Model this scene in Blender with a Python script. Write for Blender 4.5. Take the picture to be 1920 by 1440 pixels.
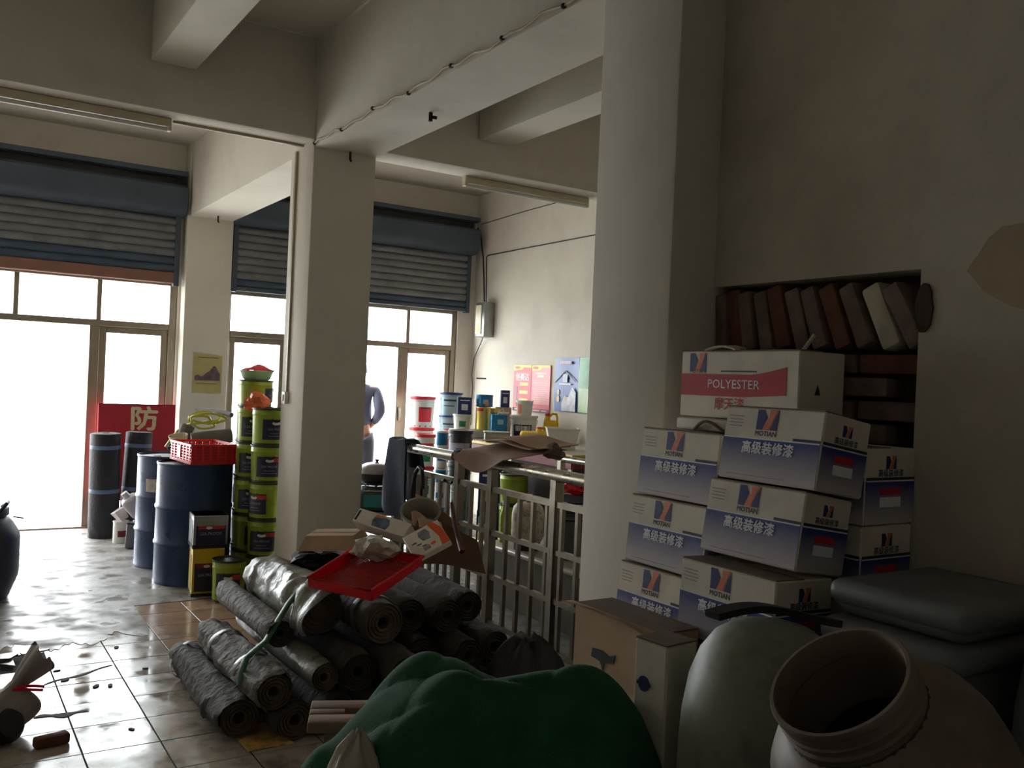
import bpy, bmesh, math, random
from mathutils import Matrix, Vector, Euler
from math import sin, cos, pi, radians as R

for o in list(bpy.data.objects):
    bpy.data.objects.remove(o)
sc = bpy.context.scene
col = sc.collection
rnd = random.Random(7)

# ------------------------------------------------------------------ camera, sky, exposure
cam_d = bpy.data.cameras.new('camera')
cam_d.sensor_width = 36.0
cam_d.lens = 1705.0 * 36.0 / 1920.0
cam_d.clip_start = 0.05
cam = bpy.data.objects.new('camera', cam_d)
col.objects.link(cam)
YAW, PIT, ROL = R(32.61), R(-0.05), R(2.55)
fw = Vector((sin(YAW) * cos(PIT), cos(YAW) * cos(PIT), sin(PIT)))
rt = Vector((cos(YAW), -sin(YAW), 0))
up = rt.cross(fw)
rt, up = rt * cos(ROL) + up * sin(ROL), up * cos(ROL) - rt * sin(ROL)
cam.matrix_world = Matrix(((rt.x, up.x, -fw.x, 0), (rt.y, up.y, -fw.y, 0), (rt.z, up.z, -fw.z, 1.57), (0, 0, 0, 1)))
sc.camera = cam

world = bpy.data.worlds.new('overcast_sky')
sc.world = world
world.use_nodes = True
bg = world.node_tree.nodes['Background']
bg.inputs['Color'].default_value = (0.93, 0.97, 1.0, 1)
bg.inputs['Strength'].default_value = 10.0

for px_, w_ in ((0.62, 2.76), (3.88, 2.70)):      # portals only guide sky sampling through the two shopfront openings
    ld = bpy.data.lights.new('opening_portal', 'AREA')
    ld.shape = 'RECTANGLE'; ld.size = w_; ld.size_y = 2.44
    ld.cycles.is_portal = True
    lo = bpy.data.objects.new('opening_portal', ld)
    col.objects.link(lo)
    lo.location = (px_, 9.62, 1.22)
    lo.rotation_euler = (R(-90), 0, 0)

sc.view_settings.view_transform = 'Standard'
sc.view_settings.look = 'None'
sc.view_settings.gamma = 1.0
sc.view_settings.use_curve_mapping = False
sc.view_settings.exposure = 0.55

# ------------------------------------------------------------------ materials
def lin(c):
    return tuple((v / 255 / 12.92) if v / 255 <= 0.04045 else ((v / 255 + 0.055) / 1.055) ** 2.4 for v in c)

MATS = {}
def mat(name, rgb, rough=0.5, metal=0.0, var=0.12, scale=9.0, bump=0.0, bscale=None, rvar=0.0, dirt=None, dscale=3.0, damt=0.4, spec=0.5, coords='Object', trans=0.0, sss=0.0):
    if name in MATS:
        return MATS[name]
    m = bpy.data.materials.new(name)
    m.use_nodes = True
    nt = m.node_tree; N = nt.nodes; L = nt.links
    b = N['Principled BSDF']
    b.inputs['Roughness'].default_value = rough
    b.inputs['Metallic'].default_value = metal
    b.inputs['Specular IOR Level'].default_value = spec
    if trans: b.inputs['Transmission Weight'].default_value = trans
    c = lin(rgb)
    tc0 = N.new('ShaderNodeTexCoord')
    oi = N.new('ShaderNodeObjectInfo')
    tc = N.new('ShaderNodeVectorMath'); tc.operation = 'MULTIPLY_ADD'   # shift the pattern from object to object
    L.new(oi.outputs['Random'], tc.inputs[0]); tc.inputs[1].default_value = (37.0, 53.0, 71.0)
    L.new(tc0.outputs[coords], tc.inputs[2]); coords = 'Vector'
    nz = N.new('ShaderNodeTexNoise')
    nz.inputs['Scale'].default_value = scale
    nz.inputs['Detail'].default_value = 5
    L.new(tc.outputs[coords], nz.inputs['Vector'])
    rp = N.new('ShaderNodeValToRGB')
    e = rp.color_ramp.elements
    e[0].position = 0.3; e[1].position = 0.7
    e[0].color = (*[max(0, v * (1 - var)) for v in c], 1)
    e[1].color = (*[min(1, v * (1 + var)) for v in c], 1)
    L.new(nz.outputs['Fac'], rp.inputs['Fac'])
    out = rp.outputs['Color']
    if dirt:
        n2 = N.new('ShaderNodeTexNoise')
        n2.inputs['Scale'].default_value = dscale
        n2.inputs['Detail'].default_value = 8
        n2.inputs['Roughness'].default_value = 0.65
        L.new(tc.outputs[coords], n2.inputs['Vector'])
        r2 = N.new('ShaderNodeValToRGB')
        r2.color_ramp.elements[0].position = 0.48; r2.color_ramp.elements[0].color = (0, 0, 0, 1)
        r2.color_ramp.elements[1].position = 0.72; r2.color_ramp.elements[1].color = (damt, damt, damt, 1)
        L.new(n2.outputs['Fac'], r2.inputs['Fac'])
        mx = N.new('ShaderNodeMix'); mx.data_type = 'RGBA'
        L.new(r2.outputs['Color'], mx.inputs['Factor'])
        L.new(out, mx.inputs['A'])
        mx.inputs['B'].default_value = (*lin(dirt), 1)
        out = mx.outputs['Result']
    L.new(out, b.inputs['Base Color'])
    if rvar:
        n3 = N.new('ShaderNodeTexNoise')
        n3.inputs['Scale'].default_value = scale * 0.6
        n3.inputs['Detail'].default_value = 6
        L.new(tc.outputs[coords], n3.inputs['Vector'])
        mr = N.new('ShaderNodeMapRange')
        mr.inputs['From Min'].default_value = 0.35; mr.inputs['From Max'].default_value = 0.65
        mr.inputs['To Min'].default_value = max(0.02, rough - rvar); mr.inputs['To Max'].default_value = min(1, rough + rvar)
        L.new(n3.outputs['Fac'], mr.inputs['Value'])
        L.new(mr.outputs['Result'], b.inputs['Roughness'])
    if bump:
        n4 = N.new('ShaderNodeTexNoise')
        n4.inputs['Scale'].default_value = bscale or scale * 4
        n4.inputs['Detail'].default_value = 4
        L.new(tc.outputs[coords], n4.inputs['Vector'])
        bp = N.new('ShaderNodeBump')
        bp.inputs['Strength'].default_value = bump
        bp.inputs['Distance'].default_value = 0.01
        L.new(n4.outputs['Fac'], bp.inputs['Height'])
        L.new(bp.outputs['Normal'], b.inputs['Normal'])
    MATS[name] = m
    return m

def glass_mat(name, tint, gloss=0.07, haze=0.0):
    m = bpy.data.materials.new(name); m.use_nodes = True
    nt = m.node_tree; nt.nodes.remove(nt.nodes['Principled BSDF'])
    o = nt.nodes['Material Output']
    t = nt.nodes.new('ShaderNodeBsdfTransparent'); t.inputs['Color'].default_value = (*tint, 1)
    g = nt.nodes.new('ShaderNodeBsdfGlossy'); g.inputs['Roughness'].default_value = 0.02 + haze * 0.3
    nz = nt.nodes.new('ShaderNodeTexNoise'); nz.inputs['Scale'].default_value = 3
    mr = nt.nodes.new('ShaderNodeMapRange')
    mr.inputs['To Min'].default_value = gloss * 0.7; mr.inputs['To Max'].default_value = gloss * 1.3
    nt.links.new(nz.outputs['Fac'], mr.inputs['Value'])
    x = nt.nodes.new('ShaderNodeMixShader')
    nt.links.new(mr.outputs['Result'], x.inputs[0])
    nt.links.new(t.outputs[0], x.inputs[1]); nt.links.new(g.outputs[0], x.inputs[2])
    nt.links.new(x.outputs[0], o.inputs['Surface'])
    return m

def gradient_mat(name, ctop, cbot, rough=0.55):
    m = bpy.data.materials.new(name); m.use_nodes = True
    N = m.node_tree.nodes; L = m.node_tree.links; b = N['Principled BSDF']
    b.inputs['Roughness'].default_value = rough
    tc = N.new('ShaderNodeTexCoord'); sp = N.new('ShaderNodeSeparateXYZ')
    L.new(tc.outputs['Generated'], sp.inputs[0])
    rp = N.new('ShaderNodeValToRGB')
    rp.color_ramp.elements[0].color = (*lin(cbot), 1); rp.color_ramp.elements[0].position = 0.05
    rp.color_ramp.elements[1].color = (*lin(ctop), 1); rp.color_ramp.elements[1].position = 0.9
    nz = N.new('ShaderNodeTexNoise'); nz.inputs['Scale'].default_value = 12
    L.new(tc.outputs['Object'], nz.inputs['Vector'])
    ad = N.new('ShaderNodeMath'); ad.operation = 'MULTIPLY_ADD'
    L.new(nz.outputs['Fac'], ad.inputs[0]); ad.inputs[1].default_value = 0.14
    sb = N.new('ShaderNodeMath'); sb.operation = 'SUBTRACT'; sb.inputs[1].default_value = 0.07
    L.new(sp.outputs['Z'], sb.inputs[0]); L.new(sb.outputs[0], ad.inputs[2])
    L.new(ad.outputs[0], rp.inputs['Fac'])
    L.new(rp.outputs['Color'], b.inputs['Base Color'])
    MATS[name] = m
    return m

plaster = mat('plaster', (222, 215, 203), 0.9, var=0.05, scale=1.3, bump=0.12, bscale=60, dirt=(120, 108, 92), dscale=0.9, damt=0.22)
plaster_old = mat('plaster_old', (198, 188, 172), 0.9, var=0.07, scale=1.6, bump=0.15, bscale=50, dirt=(110, 95, 76), dscale=1.4, damt=0.35)
patch_m = mat('plaster_bare', (172, 156, 130), 0.95, var=0.12, scale=6, bump=0.3)
ceil_m = mat('ceiling_paint', (206, 198, 185), 0.95, var=0.05, scale=1.1)
cement = mat('cement', (140, 136, 130), 0.46, var=0.30, scale=7.5, rvar=0.28, dirt=(74, 70, 66), dscale=4.5, damt=0.75, bump=0.05, bscale=26)
slab_m = mat('floor_bed', (34, 31, 28), 0.9, var=0.2, scale=10)
tile_m = mat('floor_tile', (182, 170, 156), 0.17, var=0.12, scale=11, rvar=0.12, dirt=(86, 78, 68), dscale=8.0, damt=0.75, spec=0.6)
tile_pink = mat('floor_tile_pink', (176, 146, 122), 0.22, var=0.10, scale=5, rvar=0.10, dirt=(104, 88, 72), dscale=4.0, damt=0.6)
alu = mat('door_aluminium', (150, 140, 124), 0.4, 0.55, var=0.12, scale=6)
shut_grey = mat('shutter_grey', (118, 119, 121), 0.5, 0.25, var=0.15, scale=5, dirt=(64, 62, 60), dscale=4)
shut_blue = mat('shutter_blue', (66, 82, 100), 0.5, 0.2, var=0.15, scale=5, dirt=(40, 44, 50), dscale=3)
shut_dark = mat('shutter_housing', (72, 82, 94), 0.6, 0.2, var=0.15, scale=4)
rust_bar = mat('primer_brown', (136, 96, 84), 0.7, 0.1, var=0.12, scale=5)
black_m = mat('black_plastic', (24, 24, 26), 0.45, var=0.2)
dark_rubber = mat('dark_rubber', (30, 28, 28), 0.7, var=0.2)
steel = mat('stainless', (168, 160, 146), 0.32, 1.0, var=0.08, scale=20, rvar=0.08)
steel_dull = mat('stainless_dull', (140, 132, 120), 0.38, 1.0, var=0.1, scale=18, rvar=0.08)
white_pl = mat('white_plastic', (216, 214, 208), 0.35, var=0.05)
cream_pl = mat('cream_plastic', (204, 192, 164), 0.4, var=0.06)
trunk_m = mat('conduit_trunking', (178, 164, 136), 0.5, var=0.08)
wire_dark = mat('wire_dark', (40, 38, 36), 0.6, var=0.1)
tube_glass = mat('tube_glass', (224, 222, 214), 0.25, var=0.03)
glass = glass_mat('door_glass', (0.95, 0.97, 0.96), 0.06)
clear_tub = mat('clear_plastic', (236, 233, 226), 0.3, var=0.04)
red_pl = mat('red_plastic', (222, 26, 40), 0.35, var=0.08)
red_dk = mat('red_mesh', (190, 24, 34), 0.4, var=0.1)
red_sign = mat('sign_red', (176, 26, 50), 0.5, var=0.1)
cream_txt = mat('sign_cream', (214, 196, 160), 0.55, var=0.1)
drum_blue = mat('drum_blue', (32, 54, 96), 0.34, 0.1, var=0.2, scale=7, dirt=(78, 90, 108), dscale=6, damt=0.22, rvar=0.1)
drum_top = mat('drum_top', (150, 142, 134), 0.6, 0.1, var=0.15, scale=8, dirt=(70, 66, 60), dscale=7)
navy_pl = mat('navy_plastic', (44, 52, 78), 0.45, var=0.15)
lime = mat('pail_lime', (148, 166, 44), 0.32, 0.1, var=0.12, scale=8, dirt=(96, 104, 40), dscale=7, damt=0.4)
lime_dk = mat('pail_rim', (60, 64, 40), 0.4, 0.3, var=0.15)
navy_lab = mat('label_navy', (34, 34, 58), 0.4, var=0.15)
red_lab = mat('label_red', (176, 44, 40), 0.45, var=0.1)
white_lab = mat('label_white', (206, 204, 200), 0.5, var=0.06)
grey_txt = mat('label_grey', (150, 148, 158), 0.5, var=0.05)
tin_silver = mat('tin_silver', (150, 152, 152), 0.38, 0.7, var=0.15, scale=9)
tin_yellow = mat('tin_yellow', (198, 166, 24), 0.38, 0.15, var=0.1)
gold = mat('tin_gold', (206, 184, 96), 0.3, 0.6, var=0.1)
felt = mat('membrane_black', (31, 30, 35), 0.6, var=0.2, scale=14, bump=0.5, bscale=50)
felt_band = mat('membrane_band', (86, 104, 132), 0.5, var=0.1)
roll_m = mat('membrane_roll', (96, 88, 78), 0.72, var=0.25, scale=9, bump=1.0, bscale=28, dirt=(54, 48, 44), dscale=5, damt=0.6)
roll_dk = mat('membrane_roll_dark', (70, 63, 56), 0.78, var=0.25, scale=9, bump=1.0, bscale=28, dirt=(40, 36, 33), dscale=5, damt=0.6)
roll_film = mat('plastic_film_grey', (118, 116, 106), 0.36, var=0.2, scale=7, bump=0.8, bscale=16, rvar=0.12)
roll_end = mat('roll_end', (96, 82, 68), 0.8, var=0.25, scale=30)
roll_end_dk = mat('roll_end_dark', (58, 50, 43), 0.85, var=0.3, scale=30)
card = mat('cardboard', (168, 132, 98), 0.85, var=0.1, scale=6, dirt=(110, 84, 60), dscale=4, damt=0.4)
card_pale = mat('cardboard_pale', (190, 160, 130), 0.85, var=0.1, scale=6, dirt=(130, 104, 80), dscale=4, damt=0.4)
carton = mat('carton_white', (228, 218, 202), 0.7, var=0.06, scale=6, dirt=(150, 136, 112), dscale=4, damt=0.4)
carton_grey = mat('carton_edge', (120, 104, 86), 0.85, var=0.15)
blue_print = gradient_mat('blue_print', (48, 58, 130), (196, 186, 188))
blue_logo = mat('logo_blue', (36, 48, 112), 0.55, var=0.08)
orange_logo = mat('logo_orange', (226, 122, 88), 0.55, var=0.08)
red_print = mat('print_red', (186, 34, 48), 0.6, var=0.08)
pale_print = mat('print_pale', (236, 236, 242), 0.6, var=0.05)
dark_print = mat('print_dark', (44, 46, 66), 0.6, var=0.1)
net_m = mat('green_net', (24, 92, 56), 0.85, var=0.2, scale=10, bump=0.6, bscale=260)
wood = mat('old_wood', (142, 112, 92), 0.75, var=0.2, scale=6, bump=0.2)
brick_red = mat('brick_red', (112, 68, 56), 0.9, var=0.2, scale=14, bump=0.5, dirt=(110, 92, 84), dscale=9, damt=0.5)
brick_grey = mat('brick_grey', (122, 102, 94), 0.9, var=0.2, scale=14, bump=0.5, dirt=(90, 74, 68), dscale=9, damt=0.5)
mortar = mat('mortar_white', (196, 186, 166), 0.95, var=0.12, scale=16, bump=0.6)
mortar_dk = mat('mortar_dark', (70, 58, 48), 0.95, var=0.25, scale=12, bump=0.6)
jar_m = mat('jar_plastic', (124, 108, 94), 0.5, var=0.16, scale=6, dirt=(70, 60, 52), dscale=5, damt=0.5, bump=0.1)
jar_green = mat('drum_greygreen', (140, 142, 126), 0.5, var=0.1, scale=5, dirt=(60, 60, 52), dscale=9, damt=0.55, bump=0.15)
bin_grey = mat('bin_bluegrey', (118, 120, 120), 0.5, var=0.1)
sackm = mat('woven_sack', (196, 188, 170), 0.7, var=0.1, scale=20, bump=0.3, dirt=(120, 108, 90), dscale=5)
bag_grey = mat('bag_translucent', (150, 142, 136), 0.35, var=0.15, scale=7, bump=0.3)
black_bag = mat('black_bag', (13, 12, 12), 0.6, var=0.3, bump=0.8, bscale=18)
jacket_m = mat('navy_cloth', (36, 42, 60), 0.9, var=0.2, scale=10, bump=0.3)
hose_m = mat('hose_yellow', (176, 174, 60), 0.4, var=0.1)
orange_bag = mat('orange_bag', (226, 110, 58), 0.5, var=0.12, bump=0.4)
green_bowl_m = mat('pale_green_plastic', (150, 180, 134), 0.4, var=0.08)
teal = mat('teal_plastic', (24, 104, 104), 0.5, var=0.15)
paper_y = mat('paper_yellow', (222, 178, 96), 0.7, var=0.15, scale=20, dirt=(70, 46, 26), dscale=18, damt=0.8)
news = mat('newsprint', (196, 188, 174), 0.9, var=0.35, scale=22)
blue_can = mat('can_blue', (20, 112, 160), 0.35, 0.1, var=0.1)
lid_red = mat('lid_red', (206, 40, 52), 0.4, var=0.06)
lid_blue = mat('lid_blue', (44, 66, 122), 0.4, var=0.06)
wine = mat('wine_red', (120, 30, 36), 0.5, var=0.1)
yellow_pl = mat('jug_yellow', (222, 182, 24), 0.4, var=0.08)
rusty = mat('rusty_white', (216, 206, 182), 0.6, var=0.06, scale=8, dirt=(112, 50, 26), dscale=22, damt=1.0)
skin = mat('skin', (196, 146, 122), 0.6, var=0.06)
shirt_m = mat('shirt_bluegrey', (92, 94, 116), 0.85, var=0.12, bump=0.2)
trouser_m = mat('trousers_grey', (62, 64, 74), 0.85, var=0.1, bump=0.2)
hair_m = mat('hair_black', (22, 20, 20), 0.6, var=0.2)
orange_print = mat('print_orange', (222, 88, 36), 0.55, var=0.06)
green_cap = mat('cap_green', (34, 122, 70), 0.4, var=0.08)
tank_m = mat('bench_top', (176, 168, 152), 0.45, var=0.1)

# ------------------------------------------------------------------ mesh helpers
_TXT = {}
def text_geo(s, bold=0.0):
    k = (s, bold)
    if k in _TXT: return _TXT[k]
    cu = bpy.data.curves.new('lettering', 'FONT')
    cu.body = s; cu.size = 1.0; cu.extrude = 0.0; cu.resolution_u = 2; cu.offset = bold
    cu.align_x = 'CENTER'; cu.align_y = 'CENTER'
    ob = bpy.data.objects.new('lettering', cu); col.objects.link(ob)
    bpy.context.view_layer.update()
    dg = bpy.context.evaluated_depsgraph_get()
    me = ob.evaluated_get(dg).to_mesh()
    v = [tuple(p.co) for p in me.vertices]; f = [tuple(p.vertices) for p in me.polygons]
    ob.evaluated_get(dg).to_mesh_clear()
    bpy.data.objects.remove(ob); bpy.data.curves.remove(cu)
    # centre on the ink
    if v:
        cx = (min(p[0] for p in v) + max(p[0] for p in v)) / 2; cy = (min(p[1] for p in v) + max(p[1] for p in v)) / 2
        w = max(p[0] for p in v) - min(p[0] for p in v); h = max(p[1] for p in v) - min(p[1] for p in v)
        v = [(p[0] - cx, p[1] - cy, 0) for p in v]
    else:
        w = h = 1
    _TXT[k] = (v, f, w, h)
    return _TXT[k]

_RB = {}
class MB:
    def __init__(s): s.v = []; s.f = []
    def add(s, vs, fs, M=None):
        n = len(s.v)
        s.v += [tuple(M @ Vector(p)) for p in vs] if M is not None else [tuple(p) for p in vs]
        s.f += [tuple(i + n for i in f) for f in fs]
        return s
    def box(s, c, d, M=None):
        x, y, z = c; a, b, h = d[0] / 2, d[1] / 2, d[2] / 2
        vs = [(x + i * a, y + j * b, z + k * h) for k in (-1, 1) for j in (-1, 1) for i in (-1, 1)]
        return s.add(vs, [(0, 2, 3, 1), (4, 5, 7, 6), (0, 1, 5, 4), (2, 6, 7, 3), (0, 4, 6, 2), (1, 3, 7, 5)], M)
    def rbox(s, c, d, b=0.01, seg=2, M=None):
        k = (tuple(d), b, seg)
        if k not in _RB:
            bm = bmesh.new(); bmesh.ops.create_cube(bm, size=1)
            bmesh.ops.scale(bm, vec=d, verts=bm.verts)
            bmesh.ops.bevel(bm, geom=bm.edges[:], offset=b, segments=seg, affect='EDGES', profile=0.5)
            bm.verts.index_update()
            _RB[k] = ([tuple(v.co) for v in bm.verts], [tuple(v.index for v in f.verts) for f in bm.faces]); bm.free()
        vs, fs = _RB[k]
        T = Matrix.Translation(c)
        return s.add(vs, fs, (M @ T) if M is not None else T)
    def lathe(s, prof, seg=24, M=None, a0=0.0, a1=2 * pi):
        full = abs(a1 - a0 - 2 * pi) < 1e-6
        n = seg if full else seg + 1
        vs = []; fs = []
        for r, z in prof:
            for i in range(n):
                a = a0 + (a1 - a0) * i / seg
                vs.append((r * cos(a), r * sin(a), z))
        for j in range(len(prof) - 1):
            for i in range(seg):
                p = j * n + i; q = j * n + (i + 1) % n
                fs.append((p, q, q + n, p + n))
        return s.add(vs, fs, M)
    def tube(s, pts, r, seg=8, closed=False, cap=True, flat=1.0):
        P = [Vector(p) for p in pts]; n = len(P); vs = []; fs = []
        prev = None
        for i in range(n):
            t = (P[(i + 1) % n] - P[i - 1]) if closed else (P[min(i + 1, n - 1)] - P[max(i - 1, 0)])
            t.normalize()
            if prev is None:
                a = Vector((0, 0, 1)) if abs(t.z) < 0.9 else Vector((1, 0, 0))
                u = t.cross(a).normalized()
            else:
                u = (prev - t * prev.dot(t)).normalized()
            prev = u; w = t.cross(u)
            rr = r[i] if isinstance(r, (list, tuple)) else r
            for k in range(seg):
                a = 2 * pi * k / seg
                vs.append(P[i] + u * (rr * cos(a)) + w * (rr * sin(a) * flat))
        m = n if closed else n - 1
        for i in range(m):
            for k in range(seg):
                a = i * seg + k; b = i * seg + (k + 1) % seg
                c = ((i + 1) % n) * seg + (k + 1) % seg; d = ((i + 1) % n) * seg + k
                fs.append((a, b, c, d))
        if cap and not closed:
            fs.append(tuple(range(seg))[::-1]); fs.append(tuple(range((n - 1) * seg, n * seg)))
        return s.add(vs, fs)
    def bar(s, a, b, w, d=None):
        # square bar between two points
        a = Vector(a); b = Vector(b); t = (b - a); L = t.length; t.normalize()
        x = t.cross(Vector((0, 0, 1)) if abs(t.z) < 0.9 else Vector((0, 1, 0))).normalized(); y = t.cross(x)
        d = d or w; vs = []
        for p in (a, b):
            for i, j in ((-1, -1), (1, -1), (1, 1), (-1, 1)):
                vs.append(p + x * (i * w / 2) + y * (j * d / 2))
        return s.add(vs, [(3, 2, 1, 0), (4, 5, 6, 7), (0, 1, 5, 4), (1, 2, 6, 5), (2, 3, 7, 6), (3, 0, 4, 7)])
    def prism(s, pts, d, M=None):
        n = len(pts)
        vs = [(x, y, 0) for x, y in pts] + [(x, y, d) for x, y in pts]
        fs = [tuple(range(n))[::-1], tuple(range(n, 2 * n))] + [(i, (i + 1) % n, n + (i + 1) % n, n + i) for i in range(n)]
        return s.add(vs, fs, M)
    def sheet(s, fn, nu, nv, th=0.002, M=None):
        g = [[Vector(fn(i / nu, j / nv)) for j in range(nv + 1)] for i in range(nu + 1)]
        vs = []; fs = []; K = (nu + 1) * (nv + 1)
        nor = []
        for i in range(nu + 1):
            for j in range(nv + 1):
                a = g[min(i + 1, nu)][j] - g[max(i - 1, 0)][j]; b = g[i][min(j + 1, nv)] - g[i][max(j - 1, 0)]
                nn = a.cross(b); nor.append(nn.normalized() if nn.length > 1e-9 else Vector((0, 0, 1)))
        for i in range(nu + 1):
            for j in range(nv + 1): vs.append(g[i][j])
        for k in range(K): vs.append(vs[k] - nor[k] * th)
        I = lambda i, j: i * (nv + 1) + j
        for i in range(nu):
            for j in range(nv):
                fs.append((I(i, j), I(i + 1, j), I(i + 1, j + 1), I(i, j + 1)))
                fs.append((K + I(i, j), K + I(i, j + 1), K + I(i + 1, j + 1), K + I(i + 1, j)))
        for i in range(nu):
            fs.append((I(i, 0), K + I(i, 0), K + I(i + 1, 0), I(i + 1, 0))); fs.append((I(i, nv), I(i + 1, nv), K + I(i + 1, nv), K + I(i, nv)))
        for j in range(nv):
            fs.append((I(0, j), I(0, j + 1), K + I(0, j + 1), K + I(0, j))); fs.append((I(nu, j), K + I(nu, j), K + I(nu, j + 1), I(nu, j + 1)))
        return s.add(vs, fs, M)
    def text(s, t, M, height=None, width=None, bold=0.0, wrap=None):
        v, f, w, h = text_geo(t, 0.0)
        k = height / h if height else width / w
        kx = width / w if (width and height) else k
        if bold:
            e = bold * 1.3; v0 = v; f0 = f; v = []; f = []
            for i, (ox, oy) in enumerate(((0, 0), (e, 0), (-e, 0), (0, e), (0, -e))):
                f += [tuple(j + len(v) for j in ff) for ff in f0]; v += [(p[0] + ox, p[1] + oy, 0) for p in v0]
        nn = len(v) // (5 if bold else 1)
        q = [(p[0] * kx, p[1] * k, .00006 * (i // nn)) for i, p in enumerate(v)]
        if wrap:   # bend round a vertical cylinder of radius wrap: x -> angle, local frame facing -Y
            q = [(wrap * sin(p[0] / wrap), p[1], p[2] + wrap * cos(p[0] / wrap) - wrap) for p in q]
        return s.add(q, f, M)
    def arc_panel(s, r, z0, z1, a0, a1, seg=8, th=0.0012):
        # thin curved panel on a cylinder, angles measured from -Y, positive to +X
        vs = []; fs = []
        for k, rr in enumerate((r, r + th)):
            for i in range(seg + 1):
                a = a0 + (a1 - a0) * i / seg
                for z in (z0, z1): vs.append((rr * sin(a), -rr * cos(a), z))
        n = 2 * (seg + 1)
        for i in range(seg):
            a = 2 * i
            fs.append((n + a, n + a + 2, n + a + 3, n + a + 1))
            fs.append((a, n + a, n + a + 1 - 1 + 0, a)) if False else None
            fs.append((a, a + 2, n + a + 2, n + a)); fs.append((a + 1, n + a + 1, n + a + 3, a + 3))
        fs = [f for f in fs if f]
        fs.append((0, n, n + 1, 1)); e = 2 * seg; fs.append((e, e + 1, n + e + 1, n + e))
        return s.add(vs, fs)
    def mesh(s, name, smooth=35):
        me = bpy.data.meshes.new(name)
        me.from_pydata(s.v, [], s.f)
        if smooth:
            me.shade_smooth(); me.set_sharp_from_angle(angle=R(smooth))
        me.validate()
        return me

def TR(loc=(0, 0, 0), rot=(0, 0, 0), s=None):
    m = Matrix.Translation(loc) @ Euler(rot).to_matrix().to_4x4()
    if s is not None: m = m @ Matrix.Diagonal((*((s, s, s) if isinstance(s, (int, float)) else s), 1))
    return m
FRONT = Euler((R(90), 0, 0)).to_matrix().to_4x4()      # text plane facing local -Y
RIGHT = Euler((R(90), 0, R(90))).to_matrix().to_4x4()  # text plane facing local +X
def FT(x, y, z): return Matrix.Translation((x, y, z)) @ FRONT
def RTT(x, y, z): return Matrix.Translation((x, y, z)) @ RIGHT

def obj(name, mb, m, parent=None, loc=None, rot=None, smooth=35):
    me = mb.mesh(name, smooth) if isinstance(mb, MB) else mb
    o = bpy.data.objects.new(name, me)
    col.objects.link(o)
    if m is not None and not me.materials: me.materials.append(m)
    if parent: o.parent = parent
    if loc is not None: o.location = loc
    if rot is not None: o.rotation_euler = rot
    return o
def tag(o, label, cat, group=None, kind=None):
    o['label'] = label; o['category'] = cat
    if group: o['group'] = group
    if kind: o['kind'] = kind
    return o
def thing(name, label, cat, loc=(0, 0, 0), rot=(0, 0, 0), group=None):
    o = bpy.data.objects.new(name, None); col.objects.link(o)
    o.empty_display_size = 0.1
    o.location = loc; o.rotation_euler = rot
    return tag(o, label, cat, group)
def struct(name, mb, m, label=None, parent=None, smooth=35):
    o = obj(name, mb, m, parent, smooth=smooth)
    if not parent:
        o['kind'] = 'structure'
        if label: o['label'] = label
    return o
_GEO = {}
def geo(key, fn, m):
    if key not in _GEO:
        me = fn().mesh(str(key[0])); me.materials.append(m); _GEO[key] = me
    return _GEO[key]

# ------------------------------------------------------------------ the room shell
CEIL = 3.80; YF = 9.49; XL, XR = 2.084, 2.533; XP = 5.48; XW = 2.289; XLEFT = -0.95; YB = -2.0
def sempty(name, label):
    o = bpy.data.objects.new(name, None); col.objects.link(o); o['kind'] = 'structure'; o['label'] = label
    return o

fl = struct('floor', MB().box((2.4, 3.85, -0.0532), (6.9, 11.9, 0.10)), slab_m, 'shop floor of pale square tiles and smeared grey cement')
jag = random.Random(3)
edge = [(-0.95, 5.66)] + [(-0.95 + 0.02 * i, 5.60 + .07 * sin(i * .21) + .05 * sin(i * .53 + 1) + jag.uniform(-0.035, 0.035)) for i in range(1, 105)] + [(1.17, 5.80), (1.18, 6.32), (2.075, 6.37), (2.075, -2.0), (2.289, -2.0), (2.289, 2.3), (5.48, 2.3), (5.48, 9.62), (-0.95, 9.62)]
obj('cement_screed', MB().prism(edge, 0.009, TR((0, 0, -0.0065))), cement, fl, smooth=0)
tile_me = geo(('floor_tile',), lambda: MB().rbox((0, 0, -0.0035), (0.2935, 0.2935, 0.007), 0.0006, 1), tile_m)
tile_mp = geo(('floor_tile_pink',), lambda: MB().rbox((0, 0, -0.0035), (0.2935, 0.2935, 0.007), 0.0006, 1), tile_pink)
MISSING = {(-1, 5), (0, 5), (-2, 5), (-2, 4)}
for i in range(-5, 5):
    for j in range(-7, 8):
        x = 0.573 + 0.3 * i + 0.15; y = 3.98 + 0.3 * j + 0.15
        if (i, j) in ((-1, 4), (-2, 4)) : continue
        if j > 5 and i < 2: continue
        t = obj('tile', tile_mp if (i >= 2 and j >= 4) else tile_me, None, fl, (x, y, rnd.uniform(-0.0012, 0.0004)), (rnd.uniform(-.0008, .0008), rnd.uniform(-.0008, .0008), 0))

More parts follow.
